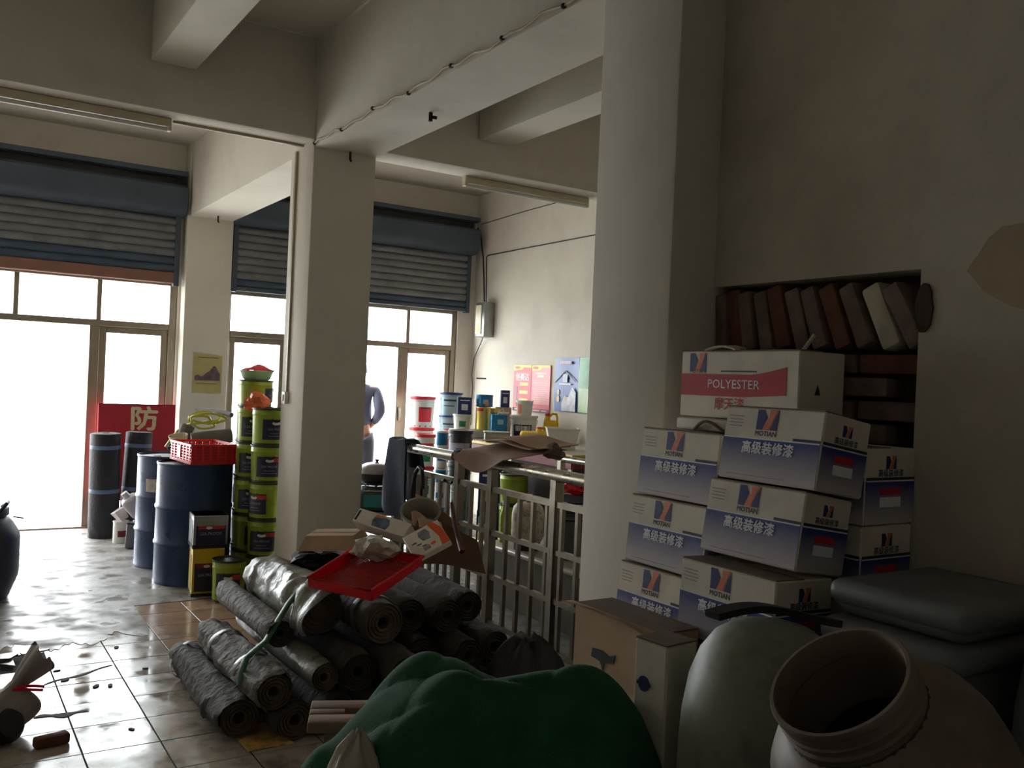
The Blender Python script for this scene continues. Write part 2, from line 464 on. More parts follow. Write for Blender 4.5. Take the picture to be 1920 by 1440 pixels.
w = MB()
w.box(((XLEFT - 0.12 - 0.76) / 2, 9.61, 1.9), (0.31, 0.24, 3.8))
w.box(((2.06 + 2.53) / 2, 9.61, 1.9), (0.47, 0.24, 3.8))
w.box(((5.27 + 5.6) / 2, 9.61, 1.9), (0.33, 0.24, 3.8))
w.box(((-0.76 + 2.06) / 2, 9.61, 3.125), (2.82, 0.24, 1.35))
w.box(((2.53 + 5.27) / 2, 9.61, 3.125), (2.74, 0.24, 1.35))
struct('wall_front', w, plaster, 'off-white plaster front wall above and between the shopfront openings')
struct('wall_right_far', MB().box((XP + 0.06, 5.9, 1.9), (0.12, 7.2, 3.8)), plaster, 'pale plaster side wall with the red and blue posters')
struct('wall_left', MB().box((XLEFT - 0.06, 3.85, 1.9), (0.12, 11.7, 3.8)), plaster, 'plaster wall on the unseen left side')
struct('wall_back', MB().box((2.3, YB - 0.06, 1.9), (6.6, 0.12, 3.8)), plaster, 'plaster wall behind the viewer')
struct('wall_partition', MB().box((4.0, 2.2, 1.9), (2.96, 0.2, 3.8)), plaster_old, 'plaster wall closing the stair bay')
struct('ceiling', MB().box((2.3, 3.85, CEIL + 0.06), (6.8, 11.9, 0.12)), ceil_m, 'flat painted concrete ceiling')

# right wall with the broken-out doorway, its brick filling set back in it
w = MB()
HY0, HY1, HZ = 1.512, 2.296, 1.935
w.box((XW + 0.12, (YB + HY0) / 2, 1.9), (0.24, HY0 - YB, 3.8))
w.box((XW + 0.12, (HY0 + 2.30) / 2, (HZ + 3.8) / 2), (0.24, 2.30 - HY0, 3.8 - HZ))
w.box((XW + 0.20, (HY0 + 2.30) / 2, HZ / 2), (0.08, 2.30 - HY0, HZ))
wr = struct('wall_right', w, plaster_old, 'dim plaster wall with a broken-out doorway showing tilted bricks')
obj('brick_backing', MB().box((XW + 0.135, (HY0 + HY1) / 2, HZ / 2), (0.05, HY1 - HY0 - 0.002, HZ - 0.002)), mortar_dk, wr)
bk_r = geo(('brick_r',), lambda: MB().rbox((0, 0, 0), (0.11, 0.058, 0.205), 0.009, 2), brick_red)
bk_g = geo(('brick_g',), lambda: MB().rbox((0, 0, 0), (0.11, 0.056, 0.20), 0.010, 2), brick_grey)
bk_w = geo(('brick_w',), lambda: MB().rbox((0, 0, 0), (0.11, 0.064, 0.20), 0.013, 2), mortar)
ys = [2.268, 2.215, 2.155, 2.085, 2.02, 1.95, 1.878, 1.803, 1.725, 1.642, 1.566]
kinds = [bk_g, bk_r, bk_g, bk_g, bk_r, bk_g, bk_g, bk_r, bk_g, bk_w, bk_g]
tl = [4, 8, 10, 12, 15, 17, 19, 22, 24, 25, 30]
for y, k, a in zip(ys, kinds, tl):
    obj('brick', k, None, wr, (XW + 0.068 + rnd.uniform(-.012, .01), y, 1.818 + rnd.uniform(-.008, .006)), (R(-a), 0, R(rnd.uniform(-3, 3))))
hb = geo(('brick_h',), lambda: MB().rbox((0, 0, 0), (0.10, 0.215, 0.056), 0.008, 2), brick_grey)
hb2 = geo(('brick_h2',), lambda: MB().rbox((0, 0, 0), (0.10, 0.215, 0.056), 0.008, 2), brick_red)
for c in range(11):
    for k in range(4):
        y = HY0 + 0.10 + 0.228 * k - (0.114 if c % 2 else 0)
        if y < HY0 + 0.09 or y > HY1 - 0.09: continue
        obj('brick', hb2 if rnd.random() < 0.5 else hb, None, wr, (XW + 0.075 + rnd.uniform(-.01, .012), y, 1.672 - 0.068 * c), (0, R(rnd.uniform(-2, 2)), R(rnd.uniform(-2, 2))))
# rough broken edge and the bare patch of wall
pt = MB()
for (y, z, a, b) in ((1.497, 1.825, .026, .068),):
    pts = [(a * cos(t) * rnd.uniform(.92, 1.08), b * sin(t) * rnd.uniform(.94, 1.06)) for t in [2 * pi * k / 28 for k in range(28)]]
    pt.prism(pts, 0.006, TR((XW, y, z), (R(90), 0, R(-90))))
obj('broken_edge', pt, mortar_dk, wr, smooth=0)
pts = [(-.02, -.03), (.01, .01), (.035, .05), (.07, .075), (.16, .08), (.30, .09), (.5, .07), (.5, -.30), (.34, -.27), (.2, -.16), (.1, -.13), (.03, -.09)]
obj('bare_plaster_patch', MB().prism(pts, 0.002, TR((XW, 1.36, 1.95), (R(90), 0, R(-90)))), patch_m, wr, smooth=0)

# pillars and beams
def pillar(name, x0, x1, y0, y1, label, z1=CEIL):
    return struct(name, MB().rbox(((x0 + x1) / 2, (y0 + y1) / 2, z1 / 2), (x1 - x0, y1 - y0, z1), 0.012, 2), plaster, label)
p_mid = pillar('pillar_middle', XL, XR, 5.82, 6.265, 'square plaster pillar behind the roofing rolls carrying a light switch')
p_near = pillar('pillar_near', XL, XR, 2.30, 2.732, 'wide plaster pillar beside the paint cartons')
p_front = pillar('pillar_front', XL, XR, 9.31, 9.50, 'plaster pier between the two shopfront openings')
struct('beam_lengthwise', MB().rbox(((XL + XR) / 2 + 0.006, 3.745, 3.44), (XR - XL - 0.014, 11.49, 0.72), 0.012, 2), plaster, 'deep plaster beam running over the pillars to the front')
struct('beam_cross', MB().rbox((2.27, 5.97, 3.465), (6.42, 0.28, 0.67), 0.012, 2), plaster, 'plaster cross beam carrying both tube lights')
struct('beam_joist_left', MB().rbox((1.18, 1.92, 3.61), (0.265, 7.80, 0.40), 0.01, 2), plaster, 'shallow ceiling joist over the tiled aisle')
struct('beam_joist_right', MB().rbox((3.48, 4.07, 3.58), (0.29, 3.5, 0.46), 0.01, 2), plaster, 'shallow ceiling joist over the railing')
hk = MB()
hk.tube([(2.33, 4.62, 3.085), (2.33, 4.62, 3.03)], 0.012, 8); hk.tube([(2.33, 4.62, 3.055), (2.36, 4.60, 3.05)], 0.010, 6)
bl = [o for o in col.objects if o.name == 'beam_lengthwise'][0]
obj('ceiling_hook', hk, dark_rubber, bl)
for y, x in ((9.1, 2.32), (7.1, 2.49), (5.79, 2.33)):
    obj('ceiling_hook', MB().tube([(x, y, 3.09), (x, y, 3.03), (x + .01, y, 3.015)], 0.008, 6), dark_rubber, bl)

# roller shutters
def shutter(x0, x1, label, zs0, nsl, primer):
    t = thing('roller_shutter', label, 'shutter', ((x0 + x1) / 2, 9.49, 2.4)); W = x1 - x0
    h = MB(); prof = [(-0.005, 1.09), (-0.26, 1.09), (-0.26, 1.045), (-0.13, 1.04), (-0.13, 0.955), (-0.25, 0.955), (-0.27, 0.93), (-0.27, 0.76), (-0.25, 0.71), (-0.20, 0.67), (-0.12, 0.66), (-0.005, 0.66)]
    h.prism(prof, W, Matrix(((0, 0, 1, -W / 2), (1, 0, 0, 0), (0, 1, 0, 0), (0, 0, 0, 1))))
    obj('housing', h, shut_dark, t)
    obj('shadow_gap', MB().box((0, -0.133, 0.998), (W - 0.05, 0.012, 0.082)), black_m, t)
    s = geo(('slat', round(W, 2)), lambda: slat_mesh(W - 0.14), shut_grey)
    sb = geo(('slatb', round(W, 2)), lambda: slat_mesh(W - 0.14), shut_blue)
    for k in range(nsl):
        z = 0.66 - 0.078 * (k + 1)
        obj('slat', sb if (k >= nsl - 2 if primer else k >= nsl - 1) else s, None, t, (0, -0.10, z))
    zb = 0.66 - 0.078 * nsl
    if primer:
        obj('bottom_rail', MB().rbox((0, -0.09, zb - 0.055), (W - 0.12, 0.05, 0.11), 0.008, 1), rust_bar, t)
    else:
        obj('bottom_rail', MB().rbox((0, -0.10, zb - 0.022), (W - 0.14, 0.04, 0.044), 0.006, 1), shut_dark, t)
    for sx in (-1, 1):
        obj('guide_rail', MB().box((sx * (W / 2 - 0.045), -0.085, 0.33), (0.05, 0.07, 0.70)), shut_dark, t)
    return t
def slat_mesh(W):
    m = MB(); prof = [(0.006, 0.0), (-0.002, 0.002), (-0.010, 0.012), (-0.016, 0.028), (-0.016, 0.048), (-0.010, 0.064), (-0.001, 0.072), (0.004, 0.078), (0.010, 0.076), (0.004, 0.062), (-0.008, 0.045), (-0.008, 0.03), (0.002, 0.012)]
    return m.prism(prof, W, Matrix(((0, 0, 1, -W / 2), (1, 0, 0, 0), (0, 1, 0, 0), (0, 0, 0, 1))))
shutter(-0.72, 2.055, 'grey roller shutter with a brown bottom rail above the open doorway', 0, 7, True)
shutter(2.535, 5.37, 'grey roller shutter above the doorway by the posters wall', 0, 8, False)

# shopfront frames
def bars(parent, name, lst, m=alu):
    for a, b in lst:
        obj(name, MB().rbox(((a[0] + b[0]) / 2, (a[1] + b[1]) / 2, (a[2] + b[2]) / 2), (abs(b[0] - a[0]), abs(b[1] - a[1]), abs(b[2] - a[2])), 0.004, 1), m, parent)
def pane(parent, x0, x1, z0, z1, y=9.56):
    obj('pane', MB().box(((x0 + x1) / 2, y, (z0 + z1) / 2), (x1 - x0, 0.006, z1 - z0)), glass, parent)
D1 = sempty('door_1', 'aluminium shopfront frame with an open doorway and glass transoms')
bars(D1, 'frame', [((1.99, 9.52, 0), (2.06, 9.60, 2.43)), ((-0.76, 9.52, 0), (-0.69, 9.60, 2.43)), ((-0.69, 9.52, 2.39), (1.99, 9.60, 2.43))])
bars(D1, 'transom_bar', [((-0.69, 9.51, 1.945), (1.99, 9.61, 2.005))])
bars(D1, 'mullion', [((x - .022, 9.53, 2.005), (x + .022, 9.59, 2.39)) for x in (-0.08, 0.64, 1.345)])
bars(D1, 'door_post', [((1.27, 9.52, 0), (1.36, 9.60, 1.945)), ((-0.10, 9.52, 0), (-0.02, 9.60, 1.945))])
for a, b in ((-0.69, -0.08), (-0.08, 0.64), (0.64, 1.345), (1.345, 1.99)): pane(D1, a + .0225, b - .0225, 2.006, 2.389)
pane(D1, 1.425, 1.925, 0.105, 1.885); pane(D1, -0.625, -0.165, 0.105, 1.885)
bars(D1, 'leaf_frame', [((1.36, 9.54, 0.02), (1.425, 9.58, 1.945)), ((1.925, 9.54, 0.02), (1.99, 9.58, 1.945)), ((1.425, 9.54, 0.02), (1.925, 9.58, 0.105)), ((1.425, 9.54, 1.885), (1.925, 9.58, 1.945))])
bars(D1, 'leaf_frame', [((-0.69, 9.54, 0.02), (-0.625, 9.58, 1.945)), ((-0.165, 9.54, 0.02), (-0.10, 9.58, 1.945)), ((-0.625, 9.54, 0.02), (-0.165, 9.58, 0.105)), ((-0.625, 9.54, 1.885), (-0.165, 9.58, 1.945))])
bars(D1, 'threshold', [((-0.69, 9.50, 0.0), (1.99, 9.62, 0.018))], steel_dull)
D2 = sempty('door_2', 'aluminium shopfront frame with an open doorway beside the posters wall')
bars(D2, 'frame', [((2.533, 9.52, 0), (2.60, 9.60, 2.43)), ((5.205, 9.52, 0), (5.27, 9.60, 2.43)), ((2.60, 9.52, 2.36), (5.205, 9.60, 2.43))])
bars(D2, 'transom_bar', [((2.60, 9.51, 1.925), (5.205, 9.61, 1.985))])
bars(D2, 'mullion', [((x - .022, 9.53, 1.985), (x + .022, 9.59, 2.36)) for x in (3.30, 4.0, 4.64)])
bars(D2, 'door_post', [((4.52, 9.52, 0), (4.60, 9.60, 1.925)), ((3.20, 9.52, 0), (3.28, 9.60, 1.925))])
for a, b in ((2.60, 3.30), (3.30, 4.0), (4.0, 4.64), (4.64, 5.205)): pane(D2, a + .0225, b - .0225, 1.986, 2.359)
for a, b in ((2.60, 3.20), (4.60, 5.205)):
    pane(D2, a + .06, b - .06, 0.105, 1.865)
    bars(D2, 'leaf_frame', [((a, 9.54, 0.02), (a + .06, 9.58, 1.925)), ((b - .06, 9.54, 0.02), (b, 9.58, 1.925)), ((a + .06, 9.54, 0.02), (b - .06, 9.58, 0.105)), ((a + .06, 9.54, 1.865), (b - .06, 9.58, 1.925))])
obj('handle', MB().rbox((4.56, 9.50, 1.16), (0.03, 0.03, 0.16), 0.008, 2), steel, D2)
bars(D2, 'threshold', [((2.60, 9.50, 0.0), (5.205, 9.62, 0.018))], steel_dull)
# pavement in front of the shop
pv = mat('pavement_concrete', (190, 188, 184), 0.8, var=0.08, scale=2)
struct('pavement_outside', MB().box((2, 24.7, -0.06), (70, 30, 0.1)), pv, 'sunlit pale pavement outside the shopfront')

# tube lights
def tube_light(x0, x1, y, z, label):
    t = thing('tube_light', label, 'light', ((x0 + x1) / 2, y, z)); W = x1 - x0
    obj('body', MB().rbox((0, 0, 0.035), (W, 0.055, 0.05), 0.006, 1), cream_pl, t)
    for s in (-1, 1): obj('end_cap', MB().rbox((s * (W / 2 - .012), 0, 0.0), (0.024, 0.05, 0.035), 0.004, 1), cream_pl, t)
    obj('tube', MB().tube([(-W / 2 + .02, 0, -0.006), (W / 2 - .02, 0, -0.006)], 0.014, 12), tube_glass, t)
tube_light(-0.05, 1.215, 6.0, 3.069, 'unlit tube light under the cross beam above the tiled aisle')
tube_light(3.36, 4.54, 6.06, 3.069, 'unlit tube light under the cross beam above the railing')
# trunking and cables
c = thing('cable_trunking', 'cream cable trunking down the middle pillar to a light switch', 'trunking', (XL, 6.13, 1.4))
obj('vertical_run', MB().box((-0.008, 0.0, 0.87), (0.016, 0.028, 1.66)), trunk_m, c)
obj('ceiling_run', MB().box((-0.42, -0.10, 1.722), (0.87, 0.024, 0.016)), trunk_m, c)
s = obj('switch', MB().rbox((-0.016, 0, 0.0), (0.03, 0.075, 0.085), 0.005, 2), white_pl, c)
obj('rocker', MB().rbox((-0.034, 0, 0.0), (0.008, 0.03, 0.045), 0.003, 1), cream_pl, s)
pts = []
for i in range(40):
    y = 5.80 - i * 0.078
    pts.append((XL - 0.004, y, 3.095 + 0.010 * sin(i * 1.7) + 0.006 * sin(i * .6)))
cb = thing('beam_cable', 'thin pale cable clipped along the lower edge of the lengthwise beam', 'cable', (0, 0, 0))
obj('cable', MB().tube(pts, 0.006, 6), trunk_m, cb)
for i in range(0, 40, 6):
    obj('clip', MB().rbox((XL - 0.004, pts[i][1], pts[i][2]), (0.02, 0.02, 0.02), 0.004, 1), dark_rubber, cb)
tag(obj('wall_wire', MB().tube([(XP - .006, 7.0, 3.07), (XP - .006, 8.2, 3.065), (XP - .006, 9.2, 3.06), (XP - .006, 9.24, 3.04), (XP - .006, 9.20, 2.45), (XP - .006, 9.16, 2.14)], 0.006, 6), wire_dark), 'brown wire running along the posters wall and down to the meter box', 'wire')
tag(obj('wall_wire', MB().tube([(XP - .004, 7.0, 3.50), (XP - .004, 8.4, 3.48), (XP - .004, 9.40, 3.45)], 0.004, 6), wire_dark), 'thin upper wire stretched near the top of the posters wall', 'wire')
mbx = thing('meter_box', 'grey electric meter box in the corner beside the shutter', 'meter box', (XP, 9.10, 2.10))
obj('case', MB().rbox((-0.07, 0, 0.19), (0.14, 0.20, 0.40), 0.008, 2), tin_silver, mbx)
obj('cover', MB().rbox((-0.145, 0.02, 0.19), (0.012, 0.13, 0.34), 0.004, 1), cream_pl, mbx)
obj('sticker', MB().box((-0.152, 0.02, 0.09), (0.002, 0.07, 0.10)), tin_yellow, mbx)
tag(obj('shutter_cable', MB().tube([(5.385, 9.36, 3.36), (5.40, 9.34, 3.39), (5.425, 9.31, 3.30), (5.44, 9.26, 3.05), (5.44, 9.22, 2.8), (5.42, 9.15, 2.51)], 0.010, 8), wire_dark), 'thick black cable hanging from the shutter motor to the meter box', 'cable')
tag(obj('loose_wire', MB().tube([(5.43, 9.16, 2.09), (5.44, 9.26, 1.98), (5.46, 9.40, 1.85), (5.45, 9.42, 1.65), (5.46, 9.40, 1.5), (5.46, 9.42, 1.3), (5.46, 9.41, 1.05)], 0.006, 6), wire_dark), 'loose dark wires hanging below the meter box', 'wire')

# ------------------------------------------------------------------ paint cartons stacked against the broken doorway
def logo(mbs, x, z, s, M, ky=.8):
    # split-M mark: two blue halves with an orange diagonal between them; s = mark width
    a, b, c = mbs
    k = s; h = s * ky / .8
    a.prism([(x - .5 * k, z - .4 * h), (x - .22 * k, z - .4 * h), (x - .10 * k, z - .08 * h), (x - .02 * k, z + .1 * h), (x - .2 * k, z + .4 * h), (x - .5 * k, z + .4 * h)], 0.0008, M)
    b.prism([(x + .18 * k, z - .4 * h), (x + .5 * k, z - .4 * h), (x + .5 * k, z + .4 * h), (x + .32 * k, z + .02 * h)], 0.0008, M)
    c.prism([(x - .2 * k, z - .4 * h), (x + .12 * k, z - .4 * h), (x + .3 * k, z + .08 * h), (x + .46 * k, z + .42 * h), (x + .06 * k, z + .4 * h), (x + .1 * k, z + .14 * h)], 0.0008, M)
    return mbs

def motian_parts(W, D, H):
    body = MB().rbox((0, D / 2, H / 2), (W, D, H), 0.004, 1)
    fl = MB(); fl.box((0, D * .25, H + .0015), (W - .006, D * .49, .003)); 
    band = MB().box((0, -0.0006, H * .30), (W - .006, .0012, H * .56)); 
    bs = MB().box((W / 2 + .0006, D / 2, H * .30), (.0012, D - .006, H * .56))
    st = MB(); st.box((W * .36, -.0012, H * .605), (W * .26, .0012, H * .035)); st2 = MB().box((W / 2 + .0012, D / 2, H * .605), (.0012, D - .008, H * .035))
    stw = MB(); stw.box((0, -.0010, H * .575), (W - .01, .0012, H * .015)); stw2 = MB().box((W / 2 + .0010, D / 2, H * .575), (.0012, D - .008, H * .015))
    a, b, c = logo((MB(), MB(), MB()), -W * .05, H * .838, W * .215, FT(0, -.0004, 0), .76)
    a2, b2, c2 = logo((MB(), MB(), MB()), 0, H * .815, D * .20, RTT(W / 2 + .0004, D / 2, 0), .8)
    br = MB().text('MOTIAN', FT(-W * .05, -.001, H * .652), width=W * .215, bold=.02)
    ti = MB().text('高级装修漆', FT(-W * .01, -.0024, H * .455), width=W * .52, bold=.02)
    ts = MB().text('高级装修漆', RTT(W / 2 + .001, D / 2, H * .68), width=D * .5, bold=.012)
    sq = MB(); sq.box((W / 2 + .0016, D * .5, H * .44), (.0012, D * .42, H * .09))
    sw = MB(); sw.box((W / 2 + .0016, D * .5, H * .30), (.0012, D * .42, H * .13))
    tiny = MB()
    for k in range(4): tiny.box((-W * .38, -.0008, H * (.87 - .045 * k)), (W * (.16 - .02 * (k % 2)), .0008, H * .012))
    tiny.box((-W * .1, -.0014, H * .07), (W * .6, .0008, H * .012))
    return [('body', body, carton), ('flap', fl, carton_grey), ('printed_band', band, blue_print), ('printed_band', bs, blue_print), ('stripe', st, dark_print), ('pale_stripe', stw, pale_print), ('stripe', st2, dark_print), ('pale_stripe', stw2, pale_print),
            ('logo_half', a, blue_logo), ('logo_half', b, blue_logo), ('logo_accent', c, orange_logo), ('side_logo_half', a2, blue_logo), ('side_logo_half', b2, blue_logo), ('side_logo_accent', c2, orange_logo), ('brand_text', br, dark_print), ('title_text', ti, pale_print), ('side_text', ts, dark_print),
            ('red_square', sq, red_print), ('side_panel', sw, pale_print), ('fine_print', tiny, grey_txt)]
_MP = {}
def motian(label, x, y, z, lean=0.0, turn=0.0, roll=0.0, W=0.335, D=0.215, H=0.205):
    t = thing('paint_carton', label, 'carton', (x, y, z), (R(-lean), R(roll), R(-90 + turn)), 'blue and white paint cartons')
    k = (W, D, H)
    if k not in _MP:
        _MP[k] = []
        for n, mb, m in motian_parts(W, D, H):
            me = mb.mesh(n); me.materials.append(m); _MP[k].append((n, me))
    for n, me in _MP[k]:
        o = obj(n, me, None, t)
        if n == 'fine_print' or n.endswith('text'): o['kind'] = 'stuff'
    return t
motian('topmost white and blue paint carton in the column against the pillar', 1.885, 2.025, 1.245, 5)
motian('white and blue paint carton second from the top in the column against the pillar', 1.862, 2.040, 1.034, 5)
motian('white and blue paint carton lowest in the column by the pillar, wrapped in clear tape', 1.838, 2.052, 0.823, 5)
motian('white and blue paint carton leaning back at the top of the forward column', 1.868, 1.665, 1.336, 9, 0, 0, 0.335, 0.185, 0.20)
motian('white and blue paint carton leaning back in the middle of the forward column', 1.838, 1.690, 1.130, 9, 0, 0, 0.335, 0.185, 0.20)
motian('upright white and blue paint carton at the foot of the forward column', 1.765, 1.690, 0.905, 2)
motian('white and blue paint carton with a torn patch pushed back against the bricks, upper one', 2.075, 1.672, 1.235, 0)
motian('white and blue paint carton pushed back against the bricks, middle one', 2.07, 1.672, 1.028, 0)
motian('white and blue paint carton pushed back against the bricks, bottom one', 2.065, 1.672, 0.821, 0)

t = thing('polyester_carton', 'dusty white carton with a red band reading POLYESTER on top of the stack', 'carton', (2.085, 1.985, 1.49), (0, 0, R(-90)))
W, D, H = 0.485, 0.20, 0.21
obj('body', MB().rbox((0, D / 2, H / 2), (W, D, H), 0.004, 1), carton, t)
obj('flap', MB().box((0, D * .25, H + .002), (W - .004, D * .49, .003)), carton_grey, t)
bd = MB(); zt = lambda u: H * (.655 + .10 * max(0, u - .70) ** 1.3 / .25 ** 1.3 * .9); zb_ = lambda u: H * (.325 + .05 * max(0, u - .62) / .38)
pts = [(-W / 2 + .003 + u * (W * .90), zt(u)) for u in [k / 16 for k in range(17)]] + [(-W / 2 + .003 + u * (W * .90), zb_(u)) for u in [1 - k / 16 for k in range(17)]]
obj('red_band', MB().prism(pts, 0.001, FT(0, -.0002, 0)), red_print, t)
a, b, c = logo((MB(), MB(), MB()), -W * .34, H * .83, W * .15, FT(0, -.0004, 0), .8)
obj('logo_half', a, blue_logo, t); obj('logo_half', b, blue_logo, t); obj('logo_accent', c, orange_logo, t)
obj('brand_text', MB().text('MOTIAN', FT(-W * .34, -.001, H * .695), width=W * .145, bold=.012), dark_print, t)
obj('band_text', MB().text('POLYESTER', FT(-W * .02, -.0016, H * .51), width=W * .44, height=H * .13), pale_print, t)
obj('red_text', MB().text('摩天漆', FT(-W * .05, -.001, H * .22), width=W * .25, bold=.01), red_print, t)
obj('fine_print', MB().box((W * .02, -.001, H * .70), (W * .30, .001, H * .02)), dark_print, t)
obj('arrow_mark', MB().prism([(-.012, 0), (.012, 0), (0, .03)], .001, RTT(W / 2 + .0004, D * .4, H * .4)), dark_print, t)
# strapped white packet squeezed under it, torn scrap on top
t = thing('white_packet', 'flat white packet with a carrying strap squeezed beneath the red-band carton', 'packet', (1.98, 1.99, 1.451), (0, 0, R(-90)))
obj('body', MB().rbox((0, .12, .018), (.30, .22, .036), 0.008, 2), carton, t)
obj('strap', MB().tube([(-.06 + .012 * k, .006 - .012 * sin(pi * k / 10), .004 + .026 * sin(pi * k / 10)) for k in range(11)], .005, 6), carton_grey, t)
tag(obj('plaster_scrap', MB().sheet(lambda u, v: (2.06 + .05 * v, 2.10 - .13 * u, 1.704 + .012 * sin(3 * u) + .004 * v), 8, 4, .006), mortar), 'flat scrap of pale plaster lying on the red-band carton', 'scrap')
tag(obj('plaster_stick', MB().tube([(2.20, 1.835, 1.70), (2.22, 1.805, 1.755)], .007, 6), mortar), 'short pale stick standing among the bricks above the cartons', 'stick')
# support cartons below
def plain_carton(name, label, loc, size, rot=0, m=card, hole=False):
    t = thing(name, label, 'carton', loc, (0, 0, R(rot)))
    W, D, H = size
    obj('body', MB().rbox((0, D / 2, H / 2), (W, D, H), 0.005, 1), m, t)
    for q_ in (.25, .75): obj('flap', MB().box((0, D * q_, H + .002), (W - .004, D * .49, .004)), carton_grey, t)
    return t
plain_carton('brown_carton', 'large brown carton carrying the forward column of paint cartons', (1.765, 1.69, 0), (0.36, 0.27, 0.897), -90)
plain_carton('brown_carton', 'large brown carton carrying the paint cartons beside the pillar', (1.825, 2.06, 0), (0.35, 0.24, 0.815), -90)
plain_carton('brown_carton', 'brown carton under the paint cartons pushed back against the bricks', (2.062, 1.68, 0), (0.33, 0.20, 0.813), -90)
t = plain_carton('tan_carton', 'tan cardboard carton with a torn hand hole below the paint cartons', (1.615, 1.945, 0.35), (0.37, 0.14, 0.585), -90, card_pale)
obj('hand_hole', MB().prism([(-.05, .0), (-.045, .025), (0, .028), (.03, .02), (.055, .03), (.05, .005), (.01, -.004), (.005, -.03), (-.01, -.004)], .002, FT(-.045, -.0005, .455)), black_m, t)
obj('flap', MB().sheet(lambda u, v: (-.185 + .37 * u, -.03 * v - .01, .591 + .012 * sin(4 * u) * v), 8, 2, .004), card, t)
plain_carton('brown_carton', 'squashed brown carton under the tan one with the hand hole', (1.615, 1.945, 0), (0.37, 0.14, 0.34), -90)
t = plain_carton('white_carton', 'small white carton with a round blue emblem beside the tan carton', (1.50, 1.665, 0.60), (0.105, 0.11, 0.355), -84, carton)
ring = [(.019 * cos(2 * pi * k / 20), .019 * sin(2 * pi * k / 20)) for k in range(20)]
e = obj('emblem', MB().prism(ring, .001, FT(-.018, -.0002, .25)), blue_logo, t)
obj('emblem_bar', MB().box((-.018, -.0018, .25), (.044, .0015, .008)), dark_print, e)
plain_carton('brown_carton', 'narrow brown carton standing under the small white emblem carton', (1.50, 1.665, 0), (0.12, 0.11, 0.59), -84)
tag(obj('black_strap', MB().bar((1.485, 1.735, .795), (1.478, 1.665, .755), .018, .006), black_m), 'short black strap end sticking out by the small white carton', 'strap')

# ------------------------------------------------------------------ drums and jars in the dark foreground
def ribbed(prof_pts): return prof_pts
n_ax = Vector((-.48 * rt.x + .81 * up.x, -.48 * rt.y + .81 * up.y, -.48 * rt.z + .81 * up.z)) - Vector((.69, .52, -.25)) * 0.33
n_ax.normalize()
mouth = Vector((1.235, 0.93, 1.122))
q = n_ax.to_track_quat('Z', 'Y').to_euler()
t = thing('open_jar', 'big open brown plastic jar tilted with its wide mouth facing out', 'jar', mouth, q)
pr = [(.128, -.18), (.128, -.06), (.128, -.008), (.131, 0.0), (.138, 0.0), (.141, -.006), (.141, -.014), (.136, -.02), (.138, -.034), (.142, -.038), (.138, -.044), (.137, -.056), (.142, -.061), (.138, -.068), (.137, -.080), (.143, -.088), (.155, -.098), (.185, -.118), (.213, -.155), (.228, -.205), (.232, -.26), (.232, -.38), (.226, -.40), (.226, -.42), (.232, -.44), (.232, -.60), (.226, -.66), (.20, -.70), (0.0, -.70)]
pr = [(r_ * .835, z_ * .835) for r_, z_ in pr]
obj('body', MB().lathe(pr, 48), jar_m, t)
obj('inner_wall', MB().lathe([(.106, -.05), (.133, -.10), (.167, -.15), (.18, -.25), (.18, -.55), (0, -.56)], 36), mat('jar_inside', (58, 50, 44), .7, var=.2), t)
hp = []
for k in range(15):
    u = k / 14; a = R(-125 + 38 * u); rr = .185 + .025 * sin(pi * u); hp.append((rr * cos(a), rr * sin(a), -.155 - .025 * sin(pi * u) + .045 * u))
obj('carry_handle', MB().tube(hp, [.010 + .008 * sin(pi * k / 14) for k in range(15)], 8), jar_m, t)

def jug_drum(name, label, loc, rot, r, h, m, lidm=black_m, lid=True):
    t = thing(name, label, 'drum', loc, rot)
    pr = [(0, 0), (r * .93, 0), (r * .98, .02), (r, .05), (r, h * .3), (r * .985, h * .31), (r * .985, h * .33), (r, h * .34), (r, h * .74), (r * .985, h * .80), (r * .93, h * .87), (r * .82, h * .925), (r * .66, h * .965), (r * .45, h * .99), (r * .2, h), (0, h)]
    obj('body', MB().lathe(pr, 40), m, t)
    if lid:
        l = MB().lathe([(r * .64, h * .965), (r * .66, h * .97), (r * .66, h * 1.03), (r * .60, h * 1.045), (0, h * 1.045)], 32)
        obj('lid', l, lidm, t)
    return t
t = jug_drum('grey_drum', 'spattered grey-green plastic drum with a rounded shoulder beside the open jar', (1.560, 1.375, 0), (R(0), R(3), R(20)), .188, 1.065, jar_green, lid=False)
# dark strip of rubber draped over the shoulder of the grey drum
def strip(u, v):
    p0 = Vector((1.50, 1.47, 1.075)); p1 = Vector((1.76, 1.34, 1.075))
    p = p0.lerp(p1, u); b = .010 * sin(5 * u) + .012 * sin(pi * u)
    return (p.x, p.y + .045 * (v - .5), p.z + b)
tag(obj('rubber_strip', MB().sheet(strip, 16, 3, .016), dark_rubber), 'dark rubber strip lying across the grey drum in front of the cartons', 'strip')
t = jug_drum('dark_drum', 'dark plastic drum standing by the bare wall behind the open jar', (2.05, .83, 0), (0, 0, 0), .225, 1.18, bin_grey, lid=False)
def bin_(label, x, y, z, w, d, h, lipm=bin_grey):
    t = thing('storage_bin', label, 'bin', (x, y, z), (0, 0, 0), 'blue-grey storage bins')
    obj('tub', MB().rbox((0, 0, h * .45), (w * .94, d * .92, h * .9), .035, 4), bin_grey, t)
    obj('lid', MB().rbox((0, 0, h - .030), (w, d, .060), .026, 4), lipm, t)
bin_('lower blue-grey plastic storage bin by the right-hand wall', 2.03, 1.25, 0.0, .42, .36, .52)
bin_('middle blue-grey plastic storage bin with a rounded lid by the cartons', 2.03, 1.25, 0.521, .44, .36, .53)
